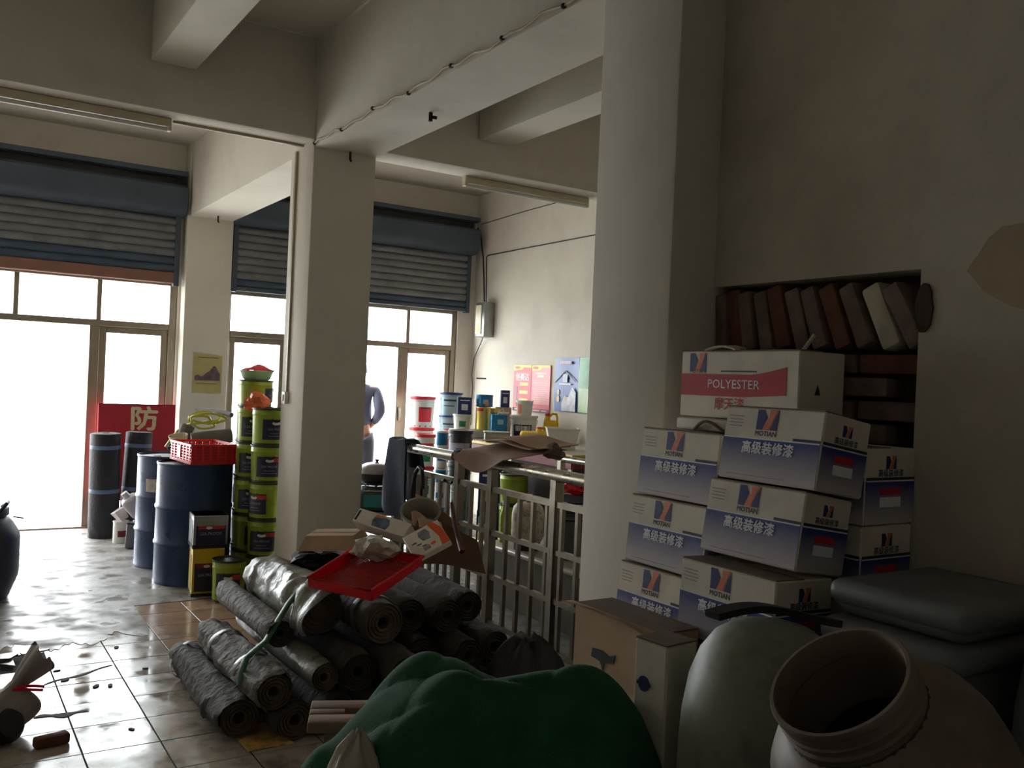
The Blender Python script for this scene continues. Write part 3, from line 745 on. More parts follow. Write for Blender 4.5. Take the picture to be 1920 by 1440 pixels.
bin_('topmost shallow blue-grey storage bin lid stack against the right-hand wall', 2.05, 1.25, 1.052, .42, .36, .085)

# green net heap, stool and sack
nr = random.Random(11)
ph = [nr.uniform(0, 6.28) for _ in range(8)]
LOBES = [(-.13, .02, .86, .27, .30), (.05, .03, .83, .30, .26), (.21, .0, .855, .31, .25), (-.32, .0, .66, .18, .22), (.0, -.10, .74, .36, .20), (.10, .10, .78, .30, .22)]
def heap(s_, d_):
    acc = 0.0
    for cs, cd, h, a_, b_ in LOBES:
        q_ = 1 - ((s_ - cs) / a_) ** 2 - ((d_ - cd) / b_) ** 2
        if q_ > 0: acc += (h * q_ ** .28) ** 14
    z = acc ** (1 / 14)
    if z > .02: z += .018 * sin(17 * s_ + 9 * d_ + ph[0]) + .02 * sin(8 * s_ - 22 * d_ + ph[2]) + .020 * (abs(sin(6.5 * s_ + 11 * d_ + 3 * sin(5 * d_) + ph[1])) ** .6 - .7) + .015 * (abs(sin(9 * s_ - 7 * d_ + 2 * sin(7 * s_) + ph[3])) ** .6 - .7)
    return max(0.0, z)
NS, ND = 110, 64
hv = [(-.56 + 1.16 * i / NS, -.34 + .68 * j / ND) for i in range(NS + 1) for j in range(ND + 1)]
hz_ = [heap(*p) for p in hv]
m_ = MB(); fs = []
for i in range(NS):
    for j in range(ND):
        q_ = (i * (ND + 1) + j, (i + 1) * (ND + 1) + j, (i + 1) * (ND + 1) + j + 1, i * (ND + 1) + j + 1)
        if max(hz_[k] for k in q_) > 0: fs.append(q_)
used = sorted({k for f in fs for k in f}); ix = {k: n for n, k in enumerate(used)}
m_.add([(hv[k][0], hv[k][1], hz_[k]) for k in used], [tuple(ix[k] for k in f) for f in fs])
tag(obj('net_heap', m_, net_m, None, (1.155, 1.875, 0), (0, 0, R(-33)), smooth=80), 'big heap of dark green shade net in front of the cartons', 'net')
t = thing('wooden_stool', 'small old wooden stool with a slotted top beside the green net', 'stool', (1.20, 2.66, -.135), (0, 0, R(-24)))
for s_ in (-1, 1): obj('seat_board', MB().rbox((0, s_ * .062, .628), (.34, .075, .035), .006, 2), wood, t)
for s_ in (-1, 1): obj('seat_board', MB().rbox((s_ * .115, 0, .628), (.11, .048, .034), .005, 2), wood, t)
for sx in (-1, 1):
    for sy in (-1, 1): obj('leg', MB().bar((sx * .10, sy * .06, .61), (sx * .14, sy * .085, .135), .034), wood, t)
for sx in (-1, 1): obj('stretcher', MB().bar((sx * .12, -.07, .33), (sx * .12, .07, .33), .022), wood, t)
def sack(u, v):
    a = 2 * pi * u; r = .095 + .010 * sin(3 * a + 2 * v) ; z = v
    k = (.8 + .2 * sin(3 * v)) * max(.02, 1 - max(0, (v - .62) / .38) ** 2.2) ** .5
    return (r * k * cos(a) * 1.0 + .03 * v * v, r * k * sin(a) + .02 * sin(8 * v), .77 * v + .012 * sin(6 * a) * v)
vs = [sack(i / 28, j / 18) for j in range(19) for i in range(28)]
fs = [(j * 28 + i, j * 28 + (i + 1) % 28, (j + 1) * 28 + (i + 1) % 28, (j + 1) * 28 + i) for j in range(18) for i in range(28)] + [tuple(range(28))[::-1], tuple(range(18 * 28, 19 * 28))]
t = tag(obj('woven_sack', MB().add(vs, fs), sackm, None, (.805, 1.86, 0), (0, 0, 0), smooth=60), 'pale woven sack standing between the stool and the green net', 'sack')

plain_carton('brown_carton', 'low brown carton propping up the tilted open jar', (1.38, 0.98, 0), (0.36, 0.34, 0.50), -90)

# ------------------------------------------------------------------ pile of roofing membrane rolls
rr_ = random.Random(5)
def roll(label, x, z, r, y0, y1, m, seed, hole=True, wr=1.0, skew=0.0, endm=roll_end, group='membrane rolls in the pile', bands=()):
    q = random.Random(seed); L = y1 - y0
    t = thing('membrane_roll', label, 'roll', (x, y0, z), (0, 0, R(skew)), group)
    p = [q.uniform(0, 6.28) for _ in range(10)]
    rings = [(q.uniform(0, 1), q.uniform(.3, 1)) for _ in range(9)]
    n, k = 30, 44; vs = []; fs = []
    for j in range(k + 1):
        v = j / k
        for i in range(n):
            a = 2 * pi * i / n
            d = .035 * sin(2 * a + p[0] + 2.2 * v) + .028 * sin(3 * a + p[1] - 5 * v) + .02 * sin(7 * a + 9 * v + p[2]) + .014 * sin(13 * a - 17 * v + p[3])
            for c0, am in rings:
                dv = v - c0 - .05 * sin(a + p[4])
                d += .05 * am * math.exp(-(dv / .02) ** 2) * (.5 + .5 * sin(a * 2 + p[5] + c0 * 20))
            e = 1 - .10 * max(0, (abs(v - .5) - .47) / .03)
            rad = r * (1 + d * wr * 1.5) * e
            vs.append((rad * cos(a), v * L, rad * sin(a)))
    for j in range(k):
        for i in range(n):
            fs.append((j * n + i, j * n + (i + 1) % n, (j + 1) * n + (i + 1) % n, (j + 1) * n + i))
    fs.append(tuple(range(k * n, (k + 1) * n)))
    obj('wrap', MB().add(vs, fs), m, t, smooth=60)
    for vb in bands:     # strip of pale film round the roll
        bv = []; bf = []
        for jj, dv in enumerate((-.02, -.012, .0, .012, .02)):
            for i in range(n):
                a = 2 * pi * i / n; rad = r * (1.085 + .03 * sin(3 * a + p[6]) + (.02 if abs(dv) < .015 else 0)); bv.append((rad * cos(a), (vb + dv + .012 * sin(2 * a + p[7])) * L, rad * sin(a)))
        for jj in range(4):
            for i in range(n): bf.append((jj * n + i, jj * n + (i + 1) % n, (jj + 1) * n + (i + 1) % n, (jj + 1) * n + i))
        obj('film_band', MB().add(bv, bf), roll_film, t, smooth=60)
    e = MB(); pr = []
    nst = 7
    for s_ in range(nst + 1):   # stepped spiral edge seen end-on
        rr = r * (.93 - .62 * s_ / nst); pr += [(rr, -.004 + .012 * (s_ % 2)), (rr - r * .02, -.004 + .012 * (s_ % 2))]
    pr += [(r * .27, .05), (r * .27, .16), (0, .16)] if hole else [(0, .004)]
    e.lathe(pr, 24, TR((0, 0.002, 0), (R(-90), 0, 0)))
    obj('rolled_end', e, endm, t)
    return t
roll('dark wrinkled membrane roll lying lowest on the tiles at the edge of the pile', 1.165, .088, .088, 3.86, 4.83, roll_dk, 1, wr=1.5, bands=(.90,))
roll('creased grey membrane roll resting on the lowest one at the pile edge', 1.272, .222, .080, 3.74, 4.74, roll_m, 2, wr=1.9, bands=(.30, .72))
roll('short thick grey membrane roll third from the aisle', 1.37, .085, .084, 3.74, 4.75, roll_dk, 3)
roll('grey membrane roll showing only its far end above the creased one', 1.395, .375, .066, 4.05, 4.96, roll_m, 4)
roll('slim membrane roll in shiny film beside the green strap', 1.478, .268, .064, 3.70, 4.86, roll_film, 5, wr=.9)
roll('membrane roll with a pale open end at the top of the pile', 1.785, .45, .098, 3.78, 4.86, roll_m, 7, wr=.6, bands=(.12,))
row_n = {0: 'bottom row', 1: 'second row', 2: 'third row'}
ordn = ['first', 'second', 'third', 'fourth', 'fifth', 'sixth']
for row, lst in enumerate((((1.555, .087, .086, 3.72), (1.74, .088, .087, 3.68), (1.925, .088, .087, 3.80), (2.11, .09, .088, 3.66), (2.30, .09, .088, 3.76), (2.50, .09, .088, 3.70)),
                           ((1.645, .262, .086, 3.72), (1.835, .260, .084, 3.62), (2.02, .260, .085, 3.84), (2.21, .262, .085, 3.72), (2.40, .262, .085, 3.80)),
                           ((1.975, .435, .086, 3.90), (2.15, .432, .084, 3.84), (2.325, .436, .082, 3.95)))):
    for j, (x, z, r, y0) in enumerate(lst):
        roll('grimy dark membrane roll end-on in the %s of the pile, %s from the aisle' % (row_n[row], ordn[j]), x, z, r, y0, y0 + 1.0, roll_dk, 20 + 7 * row + j, wr=.9, skew=rr_.uniform(-1.5, 1.5), endm=roll_end_dk, group='dark membrane rolls in the pile')
# film-wrapped bundle on top
t = roll('fat bundle of membrane in grey plastic film on top of the pile', 1.56, .48, .118, 4.00, 4.83, roll_film, 6, hole=False, wr=1.3)
def loose(u, v):
    a = R(205 - 150 * u)
    rad = .126 + .012 * sin(9 * u + 4 * v) + .008 * sin(16 * v)
    return (1.56 + rad * cos(a), 3.86 + .34 * v, .48 + rad * sin(a) - .02 * (1 - v))
obj('torn_film', MB().sheet(loose, 18, 12, .004), roll_film, t).matrix_parent_inverse = Matrix.Translation((-1.56, -4.00, -.48))
st = [(1.60, 4.10, .605), (1.56, 4.09, .598), (1.50, 4.08, .565), (1.44, 4.07, .50), (1.385, 4.06, .42), (1.33, 4.04, .345), (1.275, 4.01, .322), (1.225, 3.98, .298), (1.195, 3.95, .235), (1.19, 3.93, .20)]
tag(obj('green_strap', MB().tube([(x_ - .006, y_, z_ + .008) for x_, y_, z_ in st], .023, 8, flat=.35), mat('strap_green', (34, 92, 60), .5, var=.1)), 'dark green strap bent over the membrane rolls', 'strap')
tag(obj('black_sack', MB().add(*(lambda NU, NV: ([(( .21 * cos(2 * pi * i / NU) * (1 + .12 * sin(3 * 2 * pi * i / NU + 4 * j / NV))) * max(.02, sin(pi * (.08 + .88 * j / NV))) ** .6, (.17 * sin(2 * pi * i / NU)) * max(.02, sin(pi * (.08 + .88 * j / NV))) ** .6, .40 * j / NV + .03 * sin(5 * 2 * pi * i / NU)) for j in range(NV + 1) for i in range(NU)], [(j * NU + i, j * NU + (i + 1) % NU, (j + 1) * NU + (i + 1) % NU, (j + 1) * NU + i) for j in range(NV) for i in range(NU)] + [tuple(range(NV * NU, NV * NU + NU)), tuple(range(NU))[::-1]]))(36, 20)), black_bag, None, (2.34, 3.44, 0), smooth=60), 'lumpy black rubbish sack between the rolls and the railing', 'sack')

# ------------------------------------------------------------------ rubbish on top of the rolls
def quad_frame(o, ux, uy):
    o = Vector(o); ux = Vector(ux); uy = Vector(uy)
    z = ux.cross(uy).normalized(); x = ux.normalized(); y = z.cross(x)
    return Matrix(((x.x, y.x, z.x, o.x), (x.y, y.y, z.y, o.y), (x.z, y.z, z.z, o.z), (0, 0, 0, 1)))
# red sieve basket
A, Bc, Dc = Vector((1.492, 3.971, .601)), Vector((1.801, 4.189, .696)), Vector((1.658, 3.687, .589))
FQ = quad_frame(A, Dc - A, Bc - A)
t = thing('sieve_basket', 'shallow red plastic sieve basket tipped over the rolls', 'basket'); t.matrix_world = FQ
LX, LY = .35, .40
hh = .045
obj('rim', MB().tube([(0, 0, hh), (LX, 0, hh), (LX + .01, LY, hh), (-.01, LY, hh)], .009, 8, closed=True), red_pl, t)
wall_names = ((0, 0, LX, 0), (LX, 0, LX, LY), (LX, LY, 0, LY), (0, LY, 0, 0))
for a0_, b0_, a1_, b1_ in wall_names:
    obj('side_wall', MB().box(((a0_ + a1_) / 2, (b0_ + b1_) / 2, hh / 2), (abs(a1_ - a0_) + .004, abs(b1_ - b0_) + .004, hh)), red_pl, t)
mesh_ = MB()
for k in range(1, 26): mesh_.box((LX * k / 26, LY / 2, 0), (.004, LY, .004))
for k in range(1, 30): mesh_.box((LX / 2, LY * k / 30, .001), (LX, .004, .004))
o_ = obj('mesh_bottom', mesh_, red_dk, t); o_['kind'] = 'stuff'
# crumpled newspaper ball
def crumple(name, label, loc, r, m, seed, sq=(1, 1, .6), cat='paper', rough=.12, flat=True):
    q = random.Random(seed); bm = bmesh.new(); bmesh.ops.create_icosphere(bm, subdivisions=3, radius=r)
    cs = [Vector((q.uniform(-1, 1), q.uniform(-1, 1), q.uniform(-1, 1))).normalized() for _ in range(16)]
    for v in bm.verts:
        n = v.co.normalized(); d = 0
        for i, c in enumerate(cs): d = max(d, n.dot(c) * (.8 + .2 * sin(i)))
        w_ = .42 + .62 * d ** 3 + q.uniform(-rough, rough)
        v.co = Vector((v.co.x * w_ * sq[0], v.co.y * w_ * sq[1], v.co.z * w_ * sq[2]))
    me = bpy.data.meshes.new(name); bm.to_mesh(me); bm.free(); me.materials.append(m)
    if not flat: me.shade_smooth()
    return tag(obj(name, me, None, None, loc), label, cat)
crumple('crumpled_newspaper', 'crumpled ball of newspaper in the red sieve basket', (1.85, 4.04, .745), .12, news, 3, (1.1, 1.0, .68))
# flat pale cardboard tray
t = thing('cardboard_tray', 'flat pale cardboard tray upside down on the rolls by the pillar', 'tray', (1.865, 4.60, .655), (R(3), R(-4), R(-40)))
fr = [(-.165, -.12), (.165, -.12), (.165, .12), (-.165, .12)]; tp = [(-.13, -.09), (.13, -.09), (.13, .09), (-.13, .09)]
vs = [(x, y, 0) for x, y in fr] + [(x, y, .075) for x, y in tp]
obj('body', MB().add(vs, [(0, 1, 5, 4), (1, 2, 6, 5), (2, 3, 7, 6), (3, 0, 4, 7), (4, 5, 6, 7), (3, 2, 1, 0)]), card_pale, t)
obj('tape', MB().box((0, 0, .0758), (.262, .03, .001)), card, t)
crumple('black_bundle', 'black plastic bundle tucked under the cardboard tray', (1.79, 4.66, .56), .17, black_bag, 9, (1.1, .9, .5), 'bundle')
# white product box with blue picture
def dbox(name, label, corner, ux, uy, sx, sy, sz, m, cat='box'):
    t = thing(name, label, cat); t.matrix_world = quad_frame(corner, ux, uy)
    obj('body', MB().rbox((sx / 2, sy / 2, -sz / 2), (sx, sy, sz), .004, 1), m, t)
    return t
t = dbox('product_box', 'long white product box with a blue picture on the rubbish pile', (1.923, 4.527, .80), (.158, -.256, -.046), (.036, .036, .061), .33, .085, .09, carton)
obj('picture', MB().prism([(.12, .008), (.21, .006), (.22, .035), (.205, .066), (.17, .074), (.15, .062), (.12, .076), (.11, .04)], .001), mat('print_blue', (96, 116, 136), .6, var=.5, scale=26), t)
obj('picture_accent', MB().prism([(.12, .058), (.18, .07), (.17, .078), (.12, .074)], .0016), orange_logo, t)
obj('end_label', MB().box((.012, .042, .0006), (.014, .06, .001)), dark_print, t)
t = dbox('shredded_carton', 'flattened white and orange product box leaning over the red basket', (1.998, 3.92, .70), (.151, -.048, .085), (-.028, .161, .051), .195, .185, .035, carton)
obj('orange_corner', MB().prism([(.135, .184), (.165, .184), (.190, .12), (.194, .06), (.194, .003), (.150, .003), (.158, .07)], .001), orange_print, t)
obj('picture', MB().prism([(.075, .160), (.115, .165), (.128, .13), (.118, .085), (.08, .09), (.068, .13)], .0008), mat('print_grey', (140, 140, 144), .6, var=.3, scale=30), t)
tx = MB()
for k in range(3): tx.box((.035 + .02 * k, .10 - .022 * k, .0006), (.022, .006, .001))
o_ = obj('fine_print', tx, dark_print, t); o_['kind'] = 'stuff'
obj('stamp', MB().box((.08, .035, .0006), (.034, .026, .001)), grey_txt, t)
obj('orange_tab', MB().box((.118, .045, .0006), (.024, .014, .001)), orange_print, t)
# tub, cardboard scraps, stick
t = thing('plastic_tub', 'grey plastic tub tipped on its side behind the product boxes', 'tub', (2.33, 4.52, .735), (R(28), R(-18), 0))
obj('bowl', MB().lathe([(0, 0), (.075, 0), (.085, .01), (.105, .13), (.113, .132), (.113, .138), (.10, .138), (.08, .012), (0, .01)], 28), mat('tub_grey', (150, 146, 132), .5, var=.1), t)
tag(obj('paper_wrapper', MB().sheet(lambda u, v: (2.17 + .13 * u, 4.22 + .10 * v + .02 * sin(6 * u), .80 + .05 * sin(3 * u + 1) * v + .03 * sin(7 * v)), 12, 8, .003), card_pale), 'torn buff paper wrapper behind the orange-cornered box', 'paper')
tag(obj('brown_card', MB().sheet(lambda u, v: (2.22 + .26 * u, 4.35 - .30 * u + .10 * v, .58 + .26 * v - .10 * u * v + .015 * sin(4 * u)), 10, 8, .005), mat('card_dark', (104, 78, 60), .9, var=.15)), 'dark brown sheet of card leaning on the railing', 'card')
tag(obj('brown_card', MB().sheet(lambda u, v: (2.34 + .16 * u, 4.62 - .24 * u, .70 + .22 * v * (1 - .6 * u) + .01 * sin(5 * u)), 10, 6, .005), card), 'torn brown card standing behind the grey tub', 'card')
tag(obj('red_stick', MB().tube([(2.315, 4.02, .70), (2.37, 4.20, .80), (2.42, 4.34, .90)], [.014, .014, .012], 10), mat('stick_red', (88, 32, 32), .5, var=.1)), 'dark red stick poking up out of the rubbish pile', 'stick')

# ------------------------------------------------------------------ pails, tins and drums by the open doorway
def pail_parts(r, h, key):
    rb = r * .94
    body = MB().lathe([(0, .004), (rb * .96, .004), (rb, 0), (rb, .012), (rb + (r - rb) * .1, .02), (rb + (r - rb) * .78, h * .80), (r * 1.0, h * .815), (r * 1.012, h * .825), (r * 1.0, h * .84), (r * .99, h * .945), (r * .985, h * .955), (0, h * .95)], 32)
    rim = MB().lathe([(r * .985, h * .945), (r * 1.035, h * .95), (r * 1.045, h * .972), (r * 1.035, h * .995), (r * .98, h), (r * .95, h * .97), (0, h * .968)], 32)
    foot = MB().lathe([(rb * .99, 0), (rb * 1.02, .002), (rb * 1.02, .014), (rb * .99, .016)], 32)
    lr = rb + (r - rb) * .75 + .0012
    lab = MB().arc_panel(lr, h * .16, h * .70, R(-44), R(44), 12)
    red = MB().arc_panel(lr + .001, h * .56, h * .67, R(6), R(43), 6)
    em = MB().prism([(.030 * cos(a), .013 * sin(a)) for a in [2 * pi * k / 16 for k in range(16)]], .0015, FT(0, -lr - .001, h * .60))
    bull = MB().prism([(-.03, 0), (-.034, .016), (-.018, .008), (.018, .008), (.034, .016), (.03, 0), (.012, -.012), (-.012, -.012)], .002, FT(0, -lr - .001, h * .665))
    tx = MB().text('LSA PROOF', FT(0, -lr - .0022, h * .44), width=r * .92, wrap=lr, bold=.01)
    ln = MB()
    for k in range(2): ln.arc_panel(lr + .001, h * (.25 + .07 * k), h * (.262 + .07 * k), R(-26 + 8 * k), R(26 - 8 * k), 6)
    return [('body', body, lime), ('lid', rim, lime_dk), ('foot_rim', foot, lime_dk), ('label_panel', lab, navy_lab), ('label_flash', red, red_lab), ('emblem', em, white_lab), ('emblem_bull', bull, black_m), ('label_text', tx, grey_txt), ('fine_print', ln, grey_txt)]
_PP = {}
def green_pail(label, x, y, z, rz, r=.122, h=.262, group='lime green paint pails'):
    t = thing('green_pail', label, 'pail', (x, y, z), (0, 0, R(rz)), group)
    k = (r, h)
    if k not in _PP:
        _PP[k] = []
        for n, mb, m in pail_parts(r, h, k):
            me = mb.mesh(n); me.materials.append(m); _PP[k].append((n, me))
    for n, me in _PP[k]:
        o = obj(n, me, None, t)
        if n in ('fine_print', 'label_text'): o['kind'] = 'stuff'
    return t
H_ = .2635
nm = ['bottom', 'second', 'third', 'fourth', 'fifth', 'topmost']
for k, rz in enumerate((-60, -28, -62, -12, 4)):
    green_pail('lime green pail, %s of the front column against the middle pillar' % (['lowest', 'second up', 'third up', 'fourth up', 'topmost'][k]), 2.062, 6.42, H_ * k, rz)
for k, rz in enumerate((70, 10, -22, -26, -20, 60)):
    green_pail('lime green pail, %s of the middle column behind the front one' % (['lowest', 'second up', 'third up', 'fourth up', 'fifth up', 'topmost'][k]), 2.035, 6.69, H_ * k, rz, h=.262 if k < 5 else .19)
for k, rz in enumerate((70, 100, -60, -40, -44, 100)):
    green_pail('lime green pail, %s of the rear column half hidden behind the others' % (['lowest', 'second up', 'third up', 'fourth up', 'fifth up', 'topmost'][k]), 2.10, 6.955, H_ * k, rz, h=.262 if k < 5 else .19)
green_pail('single lime green pail with dusty lid standing in front of the yellow tin', 1.775, 6.265, 0, -18, .112, .285)
# square tins
def square_tin(name, label, x, y, z, rz, w, h, m, bandm, txt=True):
    t = thing(name, label, 'tin', (x, y, z), (0, 0, R(rz)))
    obj('body', MB().rbox((0, 0, h / 2), (w, w, h), .012, 2), m, t)
    obj('top_rim', MB().rbox((0, 0, h - .006), (w * 1.015, w * 1.015, .012), .006, 1), m, t)
    obj('side_panel', MB().rbox((-w / 2, 0, h * .5), (.006, w * .72, h * .72), .003, 1), m, t)
    obj('label_panel', MB().box((0, -w / 2 - .0006, h * .40), (w * .84, .0012, h * .58)), navy_lab, t)
    obj('label_flash', MB().box((w * .02, -w / 2 - .0016, h * .64), (w * .74, .0012, h * .10)), bandm, t)
    obj('emblem', MB().prism([(.022 * cos(a), .010 * sin(a)) for a in [2 * pi * k / 16 for k in range(16)]], .0015, FT(-w * .05, -w / 2 - .002, h * .63)), white_lab, t)
    if txt:
        o = obj('label_text', MB().text('LSA PROOF', FT(0, -w / 2 - .0024, h * .45), width=w * .6, bold=.01), grey_txt, t); o['kind'] = 'stuff'
    obj('base_band', MB().box((0, 0, .012), (w * 1.01, w * 1.01, .024)), dark_rubber, t)
    return t
square_tin('yellow_tin', 'square yellow tin with a dark label under the silver tin', 1.685, 6.51, 0, -8, .215, .335, tin_yellow, wine)
square_tin('silver_tin', 'square silver tin with a dark label standing on the yellow tin', 1.69, 6.52, .335, -6, .235, .225, tin_silver, red_lab)
# steel drums
def steel_drum(label, x, y, rz, tagged=False):
    t = thing('steel_drum', label, 'drum', (x, y, 0), (0, 0, R(rz)), 'blue steel drums'); r, h = .268, .88
    pr = [(0, .01), (r * .97, .01), (r * .985, 0), (r * 1.012, .004), (r * 1.012, .02), (r, .026), (r, h * .31), (r * 1.03, h * .325), (r * 1.03, h * .34), (r, h * .355), (r, h * .61), (r * 1.03, h * .625), (r * 1.03, h * .64), (r, h * .655), (r, h - .02), (r * 1.018, h - .014), (r * 1.018, h - .002), (r * .995, h), (r * .985, h - .018)]
    obj('body', MB().lathe(pr, 48), drum_blue, t)
    obj('top_plate', MB().lathe([(r * .99, h - .018), (0, h - .016)], 40), drum_top, t)
    obj('bung', MB().lathe([(.03, h - .016), (.03, h - .004), (.024, h - .002), (0, h - .002)], 16, TR((-.15, -.12, 0))), dark_rubber, t)
    if tagged: obj('paper_label', MB().arc_panel(r + .001, .60, .70, R(-58), R(-22), 6), news, t)
    return t
steel_drum('blue steel drum nearer the silver tin, red crate on its lid', 1.695, 6.98, 0)
steel_drum('blue steel drum with a torn paper label behind the near drum', 1.675, 7.62, 0, True)
steel_drum('blue steel drum carrying felt rolls and yellow hose by the pier', 2.02, 8.07, 40)
# red crate on the drums
t = thing('red_crate', 'open red plastic crate lying across the two blue drums', 'crate', (1.745, 6.98, .882), (0, 0, R(4)))
cw, cd, ch = .33, .50, .145
def crate_side(L, h, n=6):
    m = MB(); m.box((0, 0, h - .008), (L, .010, .016)); m.box((0, 0, .010), (L, .008, .020))
    for k in range(n): m.box((-L / 2 + L * (k + .5) / n, 0, h / 2), (L / n * .30, .008, h))
    for z in [h * q_ for q_ in (.22, .36, .5, .64, .78)]: m.box((0, 0, z), (L, .005, .007))
    return m
obj('side_wall', crate_side(cw, ch), red_pl, t, (0, -cd / 2, 0)); obj('side_wall', crate_side(cw, ch), red_pl, t, (0, cd / 2, 0))
obj('side_wall', crate_side(cd, ch, 7), red_pl, t, (-cw / 2, 0, 0), (0, 0, R(90))); obj('side_wall', crate_side(cd, ch, 7), red_pl, t, (cw / 2, 0, 0), (0, 0, R(90)))
obj('inner_panel', MB().box((0, -cd / 2 + .007, ch * .5), (cw - .01, .003, ch * .86)), red_dk, t)
obj('bottom', MB().box((0, 0, .006), (cw, cd, .01)), red_pl, t)
obj('crate_label', MB().box((-cw / 2 - .007, 0.02, ch * .55), (.002, .07, ch * .6)), cream_pl, t)
# standing black membrane rolls with bands, red sign behind
def standing(label, x, y, r, h, rot, seed):
    t = thing('felt_roll', label, 'roll', (x, y, .004), rot); q = random.Random(seed); p = [q.uniform(0, 6) for _ in range(4)]
    n, k = 32, 30; vs = []; fs = []
    for j in range(k + 1):
        v = j / k
        for i in range(n):
            a = 2 * pi * i / n; d = .02 * sin(2 * a + p[0]) + .012 * sin(5 * a + 3 * v + p[1]) + (.03 * sin(9 * a + 30 * v) + .02 * sin(60 * v + 3 * a)) * max(0, 1 - v / .3)
            vs.append((r * (1 + d) * cos(a), r * (1 + d) * sin(a), v * h))
    for j in range(k):
        for i in range(n): fs.append((j * n + i, j * n + (i + 1) % n, (j + 1) * n + (i + 1) % n, (j + 1) * n + i))
    fs.append(tuple(range(n))[::-1])
    obj('wrap', MB().add(vs, fs), felt, t, smooth=60)
    pr = [(r * 1.0, h - .004)]
    for s_ in range(6): pr += [(r * (.95 - .13 * s_), h + .004 * (s_ % 2)), (r * (.90 - .13 * s_), h + .004 * (s_ % 2))]
    pr += [(r * .2, h - .05), (0, h - .05)]
    obj('rolled_end', MB().lathe(pr, 24), mat('felt_end', (86, 80, 78), .8, var=.25, scale=30), t)
    for zz in (h * .45, h * .87): obj('band', MB().lathe([(r * 1.022, zz - .018), (r * 1.03, zz - .016), (r * 1.03, zz + .016), (r * 1.022, zz + .018)], 32), felt_band, t)
standing('tall black felt roll with pale bands standing by the door post', 1.385, 8.98, .128, .945, (R(1), R(-1), 0), 3)
standing('tall black felt roll leaning behind the one by the door post', 1.635, 9.02, .115, .955, (R(-1), R(2), 0), 8)
t = thing('red_sign', 'red sign board with a pale character leaning behind the felt rolls', 'sign', (1.70, 9.26, .30), (R(-6), 0, 0))
obj('board', MB().rbox((0, 0, .45), (.70, .02, .92), .004, 1), red_sign, t)
obj('board_edge', MB().box((0, -.004, .908), (.70, .016, .008)), wine, t)
obj('character', MB().text('防', FT(.065, -.0115, .775), height=.225, width=.235, bold=.022), cream_txt, t)['kind'] = 'stuff'
# small tins and translucent jugs at the foot
t = thing('white_can', 'small round white can with a wine-red band at the foot of the felt rolls', 'can', (1.475, 8.64, 0), (0, 0, R(-10)))
obj('body', MB().lathe([(0, 0), (.062, 0), (.064, .004), (.064, .185), (.068, .188), (.068, .196), (.06, .194), (0, .19)], 24), white_pl, t)
obj('band', MB().arc_panel(.0645, .06, .115, R(-20), R(75), 8), wine, t)
t = thing('grey_can', 'small square grey can leaning beside the first blue drum', 'can', (1.535, 8.36, .004), (0, R(3), R(-12)))
obj('body', MB().rbox((0, 0, .105), (.135, .12, .21), .008, 2), mat('can_grey', (120, 120, 124), .5, .2, var=.1), t)
obj('lid', MB().rbox((0, 0, .212), (.14, .125, .014), .005, 1), dark_rubber, t)
obj('cap', MB().lathe([(.024, .215), (.024, .236), (0, .238)], 16), white_pl, t)
t = thing('clear_jug', 'translucent plastic jug with a red collar lying over the small cans', 'jug', (1.625, 8.55, .262), (R(10), R(-38), R(-10)))
jm = mat('jug_translucent', (206, 196, 196), .35, var=.06)
obj('body', MB().rbox((0, 0, .10), (.15, .13, .20), .035, 4), jm, t)
obj('neck', MB().lathe([(.04, .19), (.03, .225), (.03, .25), (0, .25)], 20), jm, t)
obj('red_collar', MB().rbox((.02, 0, .012), (.12, .11, .03), .012, 2), red_pl, t)
t = thing('clear_cup', 'small square translucent cup tipped on the round white can', 'cup', (1.50, 8.66, .203), (R(-14), R(-30), R(20)))
obj('body', MB().add([(-.035, -.035, 0), (.035, -.035, 0), (.035, .035, 0), (-.035, .035, 0), (-.05, -.05, .10), (.05, -.05, .10), (.05, .05, .10), (-.05, .05, .10)], [(3, 2, 1, 0), (0, 1, 5, 4), (1, 2, 6, 5), (2, 3, 7, 6), (3, 0, 4, 7), (4, 5, 6, 7)]), jm, t)
obj('rim', MB().tube([(-.05, -.05, .10), (.05, -.05, .10), (.05, .05, .10), (-.05, .05, .10)], .004, 6, closed=True), jm, t)
# things on the rear drum
def felt_small(label, a, b, r):
    a = Vector(a); b = Vector(b); t = thing('felt_offcut', label, 'roll', a); t.rotation_euler = (b - a).to_track_quat('Z', 'Y').to_euler(); L = (b - a).length
    obj('wrap', MB().lathe([(r, 0), (r * 1.02, L * .3), (r * .98, L * .7), (r, L), (r * .8, L + .004), (r * .75, L - .004), (r * .5, L + .002), (r * .4, L - .02), (0, L - .02)], 24), mat('felt_brown', (98, 90, 88), .85, var=.15, bump=.4), t)
    obj('end', MB().lathe([(r, 0), (r * .4, -.003), (.001, -.003)], 24), roll_end, t)
felt_small('short grey felt roll standing tilted behind the red crate', (1.80, 7.99, .90), (1.86, 7.97, 1.09), .058)
felt_small('short grey felt roll lying behind the red crate by the green pails', (1.86, 7.84, .972), (2.18, 7.80, 1.02), .062)
hs = []
for k in range(90):
    u = k / 89; a = 2 * pi * 2.6 * u
    rr = .115 + .03 * sin(2.3 * a)
    hs.append((1.995 + rr * cos(a) + .03 * sin(5 * u), 7.99 + .05 * sin(a * .7) , 1.118 + .055 * sin(a) + .05 * sin(3.1 * u * 2) * .5 + .02))
hs = [(1.70, 8.05, .90), (1.735, 8.04, .96), (1.79, 8.03, 1.04), (1.86, 8.02, 1.09)] + hs
tag(obj('garden_hose', MB().tube(hs, .011, 8), hose_m), 'yellow-green hose in loose loops on the rear blue drum', 'hose')
